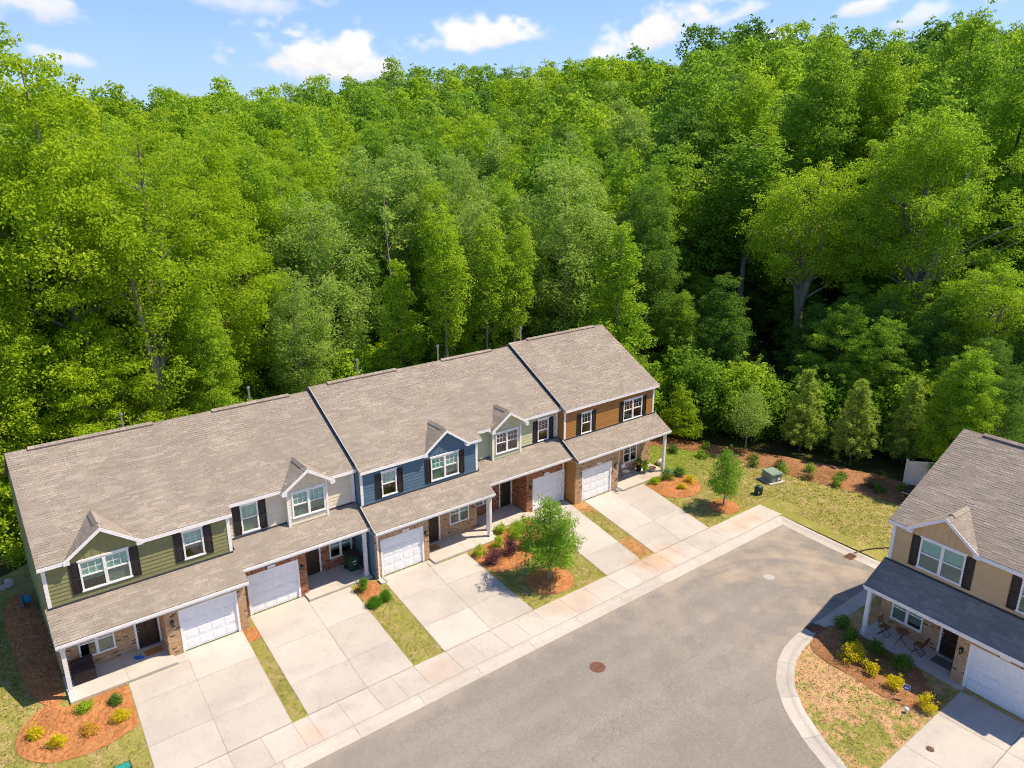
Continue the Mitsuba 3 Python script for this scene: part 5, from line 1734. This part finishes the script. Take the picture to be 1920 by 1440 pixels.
# brownish ornamental shrubs set out along the straw border
bs = np.random.default_rng(77)
n_b = -1
ORD = 'first second third fourth fifth sixth seventh eighth ninth tenth eleventh twelfth thirteenth fourteenth fifteenth sixteenth seventeenth eighteenth nineteenth twentieth'.split()
for q, p in enumerate(resample([(39.2, 5.6), (41.5, 2.4), (43.3, -.8), (44.2, -3.6), (45.2, -6.4), (46.3, -9.2), (47.4, -12.0)], 1.9)):
    n_ += 1
    for s in range(2):
        n_b += 1
        shrub(p[0] + bs.normal(0, .3) - s * .9, p[1] + bs.normal(0, .3) - s * .5, bs.uniform(.3, .65), bs.uniform(.28, .45), n_ + 400 * s, bs.choice(['m_leaf_rust', 'm_leaf_dark', 'm_leaf_mid'], p=[.35, .4, .25]),
              (ORD[n_b // 2] if n_b < 40 else 'last') + ' low shrub from the orange house along the straw border, ' + ('lawn side', 'woods side')[1 - s], npuff=12, rp=.24, per=500, leaf=.11, group='low shrubs along the straw border', z=.03, key='border_shrub')

# ------------------------------------------------------------------ grass blades and straw needles
gr = np.random.default_rng(31)
HARD = unary_union([g for _, g, _ in BEDS] + [sbox(-60, -9.3, 40, -7.2), sbox(.1, -.7, 37.3, 15), sbox(29.9, -27, 50, -17.9), sbox(19, -27.7, 31, -22.9)]
                   + [Polygon(p) for p in (((2.3, 0), (7.5, 0), (7.02, -7.3), (1.95, -7.3)), ((8.17, 1), (13.3, 1), (12.69, -7.3), (7.7, -7.3)), ((14.97, 0), (20.0, 0), (19.62, -7.3), (14.33, -7.3)),
                                               ((25.9, 1), (28.9, 1), (27.35, -7.3), (24.72, -7.3)), ((29.75, 0), (34.72, 0), (33.3, -7.3), (28.5, -7.3)))])


def scatter(poly, dens, keep):
    x0, y0, x1, y1 = poly.bounds
    n = int((x1 - x0) * (y1 - y0) * dens)
    p = np.c_[gr.uniform(x0, x1, n), gr.uniform(y0, y1, n)]
    import shapely
    ok = shapely.contains_xy(poly, p[:, 0], p[:, 1])
    if keep is not None:
        ok &= ~shapely.contains_xy(keep, p[:, 0], p[:, 1])
    return p[ok]


def blades(p, h, w, n):
    k = np.repeat(np.arange(len(p)), n)
    a = gr.uniform(0, 2 * PI, len(k))
    b = np.c_[p[k] + gr.normal(0, .035, (len(k), 2)), np.zeros(len(k))]
    d = np.c_[np.cos(a), np.sin(a), a * 0]
    l = np.c_[np.cos(a + 1.4), np.sin(a + 1.4), a * 0] * gr.uniform(0, .9, len(k))[:, None]
    hh = (h * gr.uniform(.4, 1.2, len(k)))[:, None]
    v = np.stack([b - d * w, b + d * w, b + np.array([0, 0, 1.0]) * hh + l * hh], 1).reshape(-1, 3)
    return v, np.arange(len(k) * 3).reshape(-1, 3), np.repeat(np.c_[gr.random(len(k)), gr.random(len(k))], 3, axis=0)


near_lawn = lawn_poly.intersection(Polygon([(-6, -9), (39, -9), (39, -16), (47, -16), (48, -8), (42, 4), (39, 9), (37.3, 0), (37.3, -.5), (0, -.7), (0, 10), (-6, 10)]))
p = scatter(near_lawn, 75, HARD)
q = scatter(isl_poly.intersection(sbox(18, -30, 31, -17.0)), 70, HARD)
v, f, uv = blades(np.vstack([p, q]), .055, .012, 4)
scene['grass'] = mikit.ply((v, f), 'm_grassblade', False, uv=uv)
lab('grass', 'short yellow green grass blades on the lawns', 'grass', kind='stuff')
pts = []
for k, g, h in BEDS:
    if g.bounds[0] > 37.9:
        s = scatter(g, 60, None)
    else:
        s = scatter(g, 190, None)
    if len(s):
        zz = np.array([min(1, g.exterior.distance(Point(*a)) / .5) * h for a in s]) + .012
        pts.append(np.c_[s, zz])
pts = np.vstack(pts)
a = gr.uniform(0, 2 * PI, len(pts))
L = gr.uniform(.07, .2, len(pts))[:, None]
d = np.c_[np.cos(a), np.sin(a), gr.uniform(-.1, .35, len(pts))] * L
s = np.c_[-np.sin(a), np.cos(a), a * 0] * .010
v = np.stack([pts - s, pts + s, pts + d], 1).reshape(-1, 3)
scene['pine_straw'] = mikit.ply((v, np.arange(len(v)).reshape(-1, 3)), 'm_needle_litter', False, uv=np.repeat(np.c_[gr.random(len(pts)), gr.random(len(pts))], 3, axis=0))
lab('pine_straw', 'loose orange pine needles strewn over the planting beds', 'pine straw', kind='stuff')


# ------------------------------------------------------------------ things standing about
def rounded(x0, x1, y0, y1, z0, z1, r=.03):
    b = sbox(x0 + r, y0 + r, x1 - r, y1 - r).buffer(r, quad_segs=3)
    m = trimesh.creation.extrude_polygon(b, z1 - z0, engine='earcut')
    m.apply_translation([0, 0, z0])
    return m


k = thing('utility_transformer', 'green metal transformer cabinet on a concrete pad in the lawn', 'transformer')
c0 = np.array([42.1, -5.6])
ca = math.radians(-14)
RT = np.eye(4)
RT[:2, :2] = [[math.cos(ca), -math.sin(ca)], [math.sin(ca), math.cos(ca)]]
RT[:3, :3] *= .76
RT[:2, 3] = c0
MB().box(-.85, .85, -.85, .85, -.05, .09).put(k + '__pad', 'm_concrete', RT)
m = MB()
m.mesh(rounded(-.62, .62, -.6, .62, .09, .82, .04))
m.put(k + '__body', 'm_boxgreen', RT)
m = MB()
m.hexa([[-.68, -.68, .82], [.68, -.68, .82], [.68, .68, .86], [-.68, .68, .86]], [[-.62, -.62, .92], [.62, -.62, .92], [.62, .62, .97], [-.62, .62, .97]])
m.put(k + '__lid', 'm_boxgreen', RT)
m = MB()
m.box(-.02, .02, -.618, -.602, .14, .80).box(-.55, -.04, -.616, -.604, .16, .78).box(.04, .55, -.616, -.604, .16, .78)
m.put(k + '__door', 'm_boxgreen', RT)
MB().box(.12, .40, -.63, -.618, .26, .48).put(k + '__warning_plate', 'm_white', RT)
MB().box(.05, .09, -.66, -.618, .42, .56).put(k + '__latch', 'm_metal', RT)

k = thing('cable_pedestal', 'dark green cable pedestal with domed cap in the lawn', 'utility pedestal')
m = MB()
prof = np.array([(0, .62), (.12, .60), (.20, .54), (.235, .46), (.235, .42), (.26, .42), (.27, .40), (.27, .06), (.25, 0)])
m.mesh(trimesh.creation.revolve(prof[::-1], sections=20).apply_translation([39.6, -6.3, 0]))
m.put(k + '__body', 'm_bin', None, 40)
m = MB()
m.cyl((39.6, -6.3, .40), (39.6, -6.3, .44), .285, .285, 20).box(39.36, 39.40, -6.42, -6.30, .12, .34)
m.put(k + '__collar', 'm_black')
MB().box(39.37, 39.385, -6.50, -6.42, .14, .30).put(k + '__label', 'm_white')


def disk_cover(key, label, cat, x, y, r, z, bs, ring, spokes=True):
    k = thing(key, label, cat)
    m = MB()
    m.cyl((x, y, z - .05), (x, y, z + .006), r, r, 28)
    m.put(k + '__rim', ring)
    m = MB()
    m.cyl((x, y, z - .02), (x, y, z + .012), r * .86, r * .86, 28)
    if spokes:
        for q in range(-4, 5):
            L = math.sqrt(max(.01, (r * .78) ** 2 - (q * r * .18) ** 2))
            m.box(x - L, x + L, y + q * r * .18 - .012, y + q * r * .18 + .012, z + .012, z + .02)
    m.put(k + '__lid', bs)


disk_cover('manhole_cover', 'round brown manhole cover in the middle of the road', 'manhole cover', 19.2, -12.3, .36, -.05, 'm_iron', 'm_rust')
disk_cover('manhole_cover', 'pale round cover patch near the end of the road', 'manhole cover', 31.6, -12.65, .30, -.05, 'm_paleplate', 'm_paleplate', False)
disk_cover('cleanout_cover', 'small round dark cover in the driveway of the tan townhouse', 'drain cover', 26.0, -23.7, .15, .022, 'm_iron', 'm_iron')
k = thing('drain_grate', 'rectangular rusty drain grate in the gutter at the dead end', 'drain grate')
m = MB()
m.box(36.7, 37.45, -14.45, -13.95, -.075, -.038)
m.put(k + '__frame', 'm_rust')
for q in range(8):
    MB().box(36.76 + q * .085, 36.81 + q * .085, -14.40, -14.0, -.037, -.025).put(k + '__bar', 'm_iron')
k = thing('storm_inlet', 'red brown iron storm inlet set in the curved curb', 'storm drain')
m = MB()
m.box(29.1, 29.8, -17.1, -16.62, -.06, .032)
m.put(k + '__hood', 'm_rust')
MB().box(29.12, 29.78, -16.61, -16.36, -.055, -.025).put(k + '__frame', 'm_iron')
for q in range(5):
    MB().box(29.16 + q * .125, 29.22 + q * .125, -16.59, -16.38, -.025, -.015).put(k + '__bar', 'm_rust')
k = thing('utility_box', 'teal green utility box lid in the lawn at the bottom left', 'utility lid')
MB().box(.82, 1.32, -5.75, -5.40, -.05, .03).put(k + '__lid', 'm_teal')
MB().box(.78, 1.36, -5.79, -5.36, -.05, .018).put(k + '__rim', 'm_black')
k = thing('drain_hose', 'thin black drain hose lying across the grass by the grate', 'hose')
t = np.linspace(0, 1, 16)
v, f = tube(np.c_[37.5 + t * 3.4, -14.2 - t * 1.5 + .15 * np.sin(t * 5), .05 + t * 0], .03, 6)
scene[k] = mikit.ply((v, f), 'm_hosebrown', True)

# trash bin on the cream porch
k = thing('wheeled_bin', 'dark green wheeled trash bin with black lid on the cream townhouse porch', 'trash bin')
bx, by = 14.08, 1.55
m = MB()
m.hexa([[bx - .24, by - .27, .17], [bx + .24, by - .27, .17], [bx + .24, by + .27, .17], [bx - .24, by + .27, .17]], [[bx - .31, by - .36, 1.02], [bx + .31, by - .36, 1.02], [bx + .31, by + .36, 1.02], [bx - .31, by + .36, 1.02]])
m.box(bx - .33, bx + .33, by - .38, by + .38, .97, 1.03)
m.put(k + '__body', 'm_bin')
m = MB()
m.hexa([[bx - .35, by - .42, 1.035], [bx + .35, by - .42, 1.035], [bx + .35, by + .42, 1.035], [bx - .35, by + .42, 1.035]], [[bx - .27, by - .32, 1.12], [bx + .27, by - .32, 1.12], [bx + .27, by + .34, 1.14], [bx - .27, by + .34, 1.14]])
m.put(k + '__lid', 'm_black')
for s in (-1, 1):
    MB().cyl((bx + s * .26, by + .26, .24), (bx + s * .32, by + .26, .24), .115, .115, 16).put(k + '__wheel', 'm_black')
MB().cyl((bx - .28, by + .42, .98), (bx + .28, by + .42, .98), .02, .02, 8).put(k + '__handle', 'm_black')
MB().box(bx - .11, bx + .11, by - .345, by - .328, .74, .78).box(bx - .09, bx + .09, by - .325, by - .308, .56, .59).put(k + '__mark', 'm_white')

# wicker deck box on the green porch
k = thing('storage_bench', 'dark brown wicker storage bench on the green townhouse porch', 'storage bench')
m = MB()
for q in range(7):
    m.mesh(rounded(.46 + .004 * (q % 2), 1.30 - .004 * (q % 2), .32, .98, .15 + q * .062, .15 + q * .062 + .056, .04))
m.put(k + '__body', 'm_wicker')
m = MB()
m.mesh(rounded(.43, 1.33, .29, .78, .60, .70, .06))
m.put(k + '__cushion', 'm_cushion')
m = MB()
m.mesh(rounded(.43, 1.33, .80, 1.00, .15, .98, .06))
m.put(k + '__back', 'm_wicker')


def mat_at(label, bs, M=None, x0=0, x1=1, y0=0, y1=1, z=.122):
    k = thing('door_mat', label, 'door mat')
    m = MB()
    m.mesh(rounded(x0, x1, y0, y1, z, z + .015, .03))
    n = 12
    for q in range(n):
        a = x0 + .05 + (x1 - x0 - .1) * q / n
        m.box(a, a + (x1 - x0 - .1) / n * .6, y0 + .04, y1 - .04, z + .015, z + .021)
    m.put(k, bs, M)


mat_at('orange brown coir door mat at the green townhouse door', 'm_coir', None, 3.35, 4.12, .55, 1.0)
mat_at('brown door mat at the blue townhouse door', 'm_coir', None, 18.35, 19.1, .55, 1.05)
mat_at('grey door mat at the tan townhouse door', 'm_matgrey', MF, 3.05, 3.95, .5, 1.1)
for q, (x, y, a) in enumerate(((2.98, .72, 25), (3.14, .66, 40))):
    k = thing('slipper', ('left' if q == 0 else 'right') + ' one of two bright blue slippers beside the coir mat', 'slipper')
    S = np.eye(4)
    a = math.radians(a)
    S[:2, :2] = [[math.cos(a), -math.sin(a)], [math.sin(a), math.cos(a)]]
    S[:3, 3] = [x, y, .122]
    m = MB()
    o = Polygon([(-.05, -.15), (.05, -.15), (.06, 0), (.065, .1), (.03, .16), (-.03, .16), (-.065, .1), (-.045, 0)]).buffer(.015)
    m.prism(o, 0, .03)
    t = np.linspace(-1, 1, 9)
    m.add(*tube(np.c_[t * .06, .05 + t * 0, .03 + .05 * np.sqrt(np.maximum(0, 1 - t ** 2))], .035, 6))
    m.put(k, 'm_blueplastic', S)

# orange porch: folding chair, pots, tub, hose, garden stone
k = thing('folding_chair', 'white folding chair on the orange townhouse porch', 'chair')
cx, cy, cz = 34.35, .78, .13
m = MB()
for s in (-.21, .21):
    m.cyl((cx + s, cy - .24, cz), (cx + s, cy + .26, cz + .84), .013, .013, 6).cyl((cx + s * .85, cy + .24, cz), (cx + s * .85, cy - .2, cz + .45), .013, .013, 6)
m.put(k + '__frame', 'm_metal')
MB().hexa([[cx - .2, cy - .22, cz + .43], [cx + .2, cy - .22, cz + .43], [cx + .2, cy + .16, cz + .41], [cx - .2, cy + .16, cz + .41]], [[cx - .2, cy - .22, cz + .46], [cx + .2, cy - .22, cz + .46], [cx + .2, cy + .16, cz + .44], [cx - .2, cy + .16, cz + .44]]).put(k + '__seat', 'm_white')
MB().hexa([[cx - .21, cy + .17, cz + .60], [cx + .21, cy + .17, cz + .60], [cx + .21, cy + .20, cz + .60], [cx - .21, cy + .20, cz + .60]], [[cx - .21, cy + .25, cz + .84], [cx + .21, cy + .25, cz + .84], [cx + .21, cy + .28, cz + .84], [cx - .21, cy + .28, cz + .84]]).put(k + '__backrest', 'm_white')


def pot(x, y, r, h, label, bs, plant=None, seed=0):
    k = thing('flower_pot', label, 'flower pot')
    m = MB()
    pr = np.array([(0.0, 0.0), (r * .7, 0), (r * .95, h * .9), (r, h * .9), (r, h), (r * .86, h), (r * .84, h * .85), (0, h * .85)])
    m.mesh(trimesh.creation.revolve(pr, sections=18).apply_translation([x, y, .12]))
    m.put(k + '__pot', bs, None, 40)
    if plant:
        (tv, tf), (lv, lf, uv) = make_tree(seed, .6, .3, .05, 'bush', 14, .14, 2200, .08, 4, .012, .8, .03, .3)
        scene[k + '__plant'] = mikit.ply((lv + [x, y, .12 + h * .85], lf), plant, False, uv=uv)
    else:
        MB().cyl((x, y, .12 + h * .83), (x, y, .12 + h * .86), r * .83, r * .83, 18).put(k + '__soil', 'm_rust')


pot(35.85, .92, .22, .36, 'potted dark plant by the porch wall of the orange townhouse', 'm_black', 'm_leaf_dark', 900)
pot(35.95, .42, .18, .28, 'potted green plant in front of the darker one', 'm_pot', 'm_leaf_bright', 901)
pot(36.55, .35, .30, .26, 'wide grey tub on the orange townhouse porch', 'm_pot')
k = thing('garden_stone', 'round tan boulder beyond the orange townhouse porch', 'boulder')
s = trimesh.creation.icosphere(3, .34)
s.vertices *= [1, .9, .75]
s.vertices += .10 * (meshkit.noise(np.array(s.vertices) * 4)[:, None] - .5)
s.apply_translation([38.1, .9, .16])
scene[k] = mikit.ply(s, 'm_rock', 40)
k = thing('garden_hose', 'coiled teal garden hose in front of the orange townhouse column', 'hose')
t = np.linspace(0, 6 * PI, 90)
v, f = tube(np.c_[37.75 + (.30 + .06 * np.sin(t * .7)) * np.cos(t), -.62 + (.26 + .05 * np.cos(t)) * np.sin(t), .07 + .012 * np.sin(t * 2.3) + t * .003], .02, 6)
scene[k] = mikit.ply((v, f), 'm_hose', True)
k = thing('splash_block', 'small grey splash block at the orange garage corner', 'splash block')
MB().box(32.35, 32.85, -.45, -.1, .02, .09).box(32.37, 32.42, -.45, -.1, .09, .13).box(32.78, 32.83, -.45, -.1, .09, .13).put(k, 'm_pot')
k = thing('splash_block', 'small concrete splash block under the downspout of the blue garage', 'splash block')
MB().box(14.68, 15.05, -.62, -.18, .0, .07).box(14.68, 14.73, -.62, -.18, .07, .11).box(15.0, 15.05, -.62, -.18, .07, .11).put(k, 'm_concrete')
k = thing('hose_reel', 'blue hose reel against the side wall of the green townhouse', 'hose reel')
m = MB()
hx, hy = -.38, 8.6
m.cyl((hx - .16, hy, .42), (hx + .16, hy, .42), .13, .13, 14)
for s in (-.18, .18):
    m.cyl((hx + s - .012, hy, .42), (hx + s + .012, hy, .42), .30, .30, 18)
    m.box(hx + s - .02, hx + s + .02, hy - .26, hy - .2, 0.0, .45).box(hx + s - .02, hx + s + .02, hy + .2, hy + .26, 0.0, .45)
m.put(k + '__frame', 'm_blueplastic')
t = np.linspace(0, 14 * PI, 180)
v, f = tube(np.c_[hx - .14 + .28 * (t / t[-1]), hy + .19 * np.cos(t), .42 + .19 * np.sin(t)], .028, 6)
scene[k + '__hose'] = mikit.ply((v, f), 'm_hose', True)
rr = np.random.default_rng(3)
for q in range(9):
    k = thing('rock', 'pale rock of the little pile behind the green townhouse', 'rock', 'pale rocks piled behind the green townhouse')
    s = trimesh.creation.icosphere(2, rr.uniform(.14, .3))
    s.vertices *= rr.uniform(.6, 1.15, 3)
    s.vertices += .22 * (meshkit.noise(np.array(s.vertices) * 3 + q * 5)[:, None] - .5)
    s.apply_translation([-2.4 + rr.uniform(0, 1.7), 11.3 + rr.uniform(-.3, .5), rr.uniform(.05, .3)])
    scene[k] = mikit.ply(s, 'm_rock', False)

# tan porch: bistro set, yard sign, light, fence, grill
for q, (x, y, a, lb) in enumerate(((.85, .55, 90, 'brown folding bistro chair nearest the corner column'), (2.5, .55, -90, 'brown folding bistro chair nearest the tan townhouse door'))):
    k = thing('bistro_chair', lb, 'chair')
    S = np.eye(4)
    a = math.radians(a)
    S[:2, :2] = [[math.cos(a), -math.sin(a)], [math.sin(a), math.cos(a)]]
    S[:3, 3] = [x, y, .122]
    S = MF @ S
    m = MB()
    for s in (-.19, .19):
        m.cyl((s, .22, 0), (s, -.2, .46), .014, .014, 6).cyl((s, -.24, 0), (s, .2, .46), .014, .014, 6).cyl((s, .2, .46), (s, .30, .92), .014, .014, 6)
    m.cyl((-.19, -.22, .03), (.19, -.22, .03), .012, .012, 6).cyl((-.19, .2, .03), (.19, .2, .03), .012, .012, 6)
    m.put(k + '__frame', 'm_black', S)
    for b in range(5):
        MB().box(-.2, .2, -.21 + b * .085, -.21 + b * .085 + .07, .455, .475).put(k + '__seat_slat', 'm_wood', S)
    for b in range(3):
        z = .60 + b * .11
        yy = .2 + (z - .46) * .217
        MB().box(-.2, .2, yy - .02, yy - .005, z, z + .08).put(k + '__back_slat', 'm_wood', S)
k = thing('bistro_table', 'small round brown bistro table between the two chairs', 'table')
S = np.eye(4)
S[:3, 3] = [1.68, .52, .122]
S = MF @ S
m = MB()
for q in range(3):
    a = q * 2 * PI / 3
    m.cyl((.28 * math.cos(a), .28 * math.sin(a), 0), (-.2 * math.cos(a), -.2 * math.sin(a), .70), .014, .014, 6)
m.put(k + '__leg', 'm_black', S)
for b in range(6):
    y0 = -.30 + b * .1
    L = math.sqrt(max(.01, .31 ** 2 - max(abs(y0), abs(y0 + .09)) ** 2))
    MB().box(-L, L, y0, y0 + .085, .70, .722).put(k + '__top_slat', 'm_wood', S)
k = thing('yard_sign', 'small blue octagonal yard sign on a stake among the golden shrubs', 'sign')
c = np.array([27.95, -21.75, .62])
w_ = unit3(EYE - c)
w_[2] = 0
w_ = unit3(w_)
S = np.eye(4)
S[:3, :3] = np.stack([unit3(np.cross([0, 0, 1], w_)), [0, 0, 1], w_], 1)
S[:3, 3] = c
o = Polygon([(.15 * math.cos(PI / 8 + q * PI / 4), .15 * math.sin(PI / 8 + q * PI / 4)) for q in range(8)])
MB().prism(o.buffer(.012), -.006, .0).put(k + '__border', 'm_white', S)
MB().prism(o, .0, .006).put(k + '__panel', 'm_signblue', S)
m = MB()
m.box(-.085, .085, -.035, -.005, .006, .009).box(-.06, .06, .02, .04, .006, .009).box(-.07, .07, -.07, -.055, .006, .009)
m.put(k + '__print', 'm_white', S)
MB().cyl((0, -.66, -.012), (0, -.1, -.012), .01, .01, 6).put(k + '__stake', 'm_metal', S)
k = thing('landscape_light', 'small round white lamp head standing in the corner lawn', 'garden light')
m = MB()
m.mesh(trimesh.creation.icosphere(2, .09).apply_translation([27.25, -22.15, .17]))
m.cyl((27.25, -22.15, -.02), (27.25, -22.15, .10), .03, .05, 10)
m.put(k, 'm_white', None, 40)
k = thing('privacy_fence', 'short run of off white vinyl privacy fence behind the tan townhouse', 'fence')
f0, f1 = np.array([48.6, -11.5]), np.array([53.6, -16.6])
u = unit3(np.r_[f1 - f0, 0])
Lf = np.linalg.norm(f1 - f0)
S = np.eye(4)
S[:3, :3] = np.stack([u, np.cross([0, 0, 1], u), [0, 0, 1]], 1)
S[:3, 3] = [*f0, -.1]
for q in range(4):
    x = Lf * q / 3
    m = MB()
    m.box(x - .065, x + .065, -.065, .065, 0, 1.95)
    m.hexa([[x - .08, -.08, 1.95], [x + .08, -.08, 1.95], [x + .08, .08, 1.95], [x - .08, .08, 1.95]], [[x - .01, -.01, 2.03], [x + .01, -.01, 2.03], [x + .01, .01, 2.03], [x - .01, .01, 2.03]])
    m.put(k + '__post', 'm_vinyl', S)
for q in range(3):
    for z in (.1, 1.72):
        MB().box(Lf * q / 3 + .067, Lf * (q + 1) / 3 - .067, -.03, .03, z, z + .14).put(k + '__rail', 'm_vinyl', S)
    n = 9
    for b in range(n):
        a0 = Lf * q / 3 + .07 + (Lf / 3 - .14) * b / n
        MB().box(a0 + .004, a0 + (Lf / 3 - .14) / n - .004, -.012, .012, .242, 1.718).put(k + '__picket', 'm_vinyl', S)
k = thing('barbecue_grill', 'black covered barbecue grill beside the tan townhouse', 'grill')
gxx, gyy = 46.3, -12.9
m = MB()
m.mesh(rounded(gxx - .35, gxx + .35, gyy - .28, gyy + .28, .55, .80, .06))
t = np.linspace(0, PI, 9)
o = Polygon([(-.28, 0)] + [(-.28 * math.cos(a), .28 * math.sin(a)) for a in t] + [(.28, 0)])
g = trimesh.creation.extrude_polygon(o, .7, engine='earcut')
vv = np.array(g.vertices)
m.add(np.stack([gxx - .35 + vv[:, 2], gyy + vv[:, 0], .80 + vv[:, 1]], 1), g.faces)
m.put(k + '__lid', 'm_black', None, 40)
m = MB()
for a, b in ((-.3, -.23), (.3, -.23), (-.3, .23), (.3, .23)):
    m.cyl((gxx + a, gyy + b, 0), (gxx + a, gyy + b, .56), .02, .02, 6)
m.box(gxx - .32, gxx + .32, gyy - .25, gyy + .25, .16, .18)
m.put(k + '__cart', 'm_metal')
MB().box(gxx - .62, gxx - .36, gyy - .22, gyy + .22, .77, .80).put(k + '__side_shelf', 'm_metal')
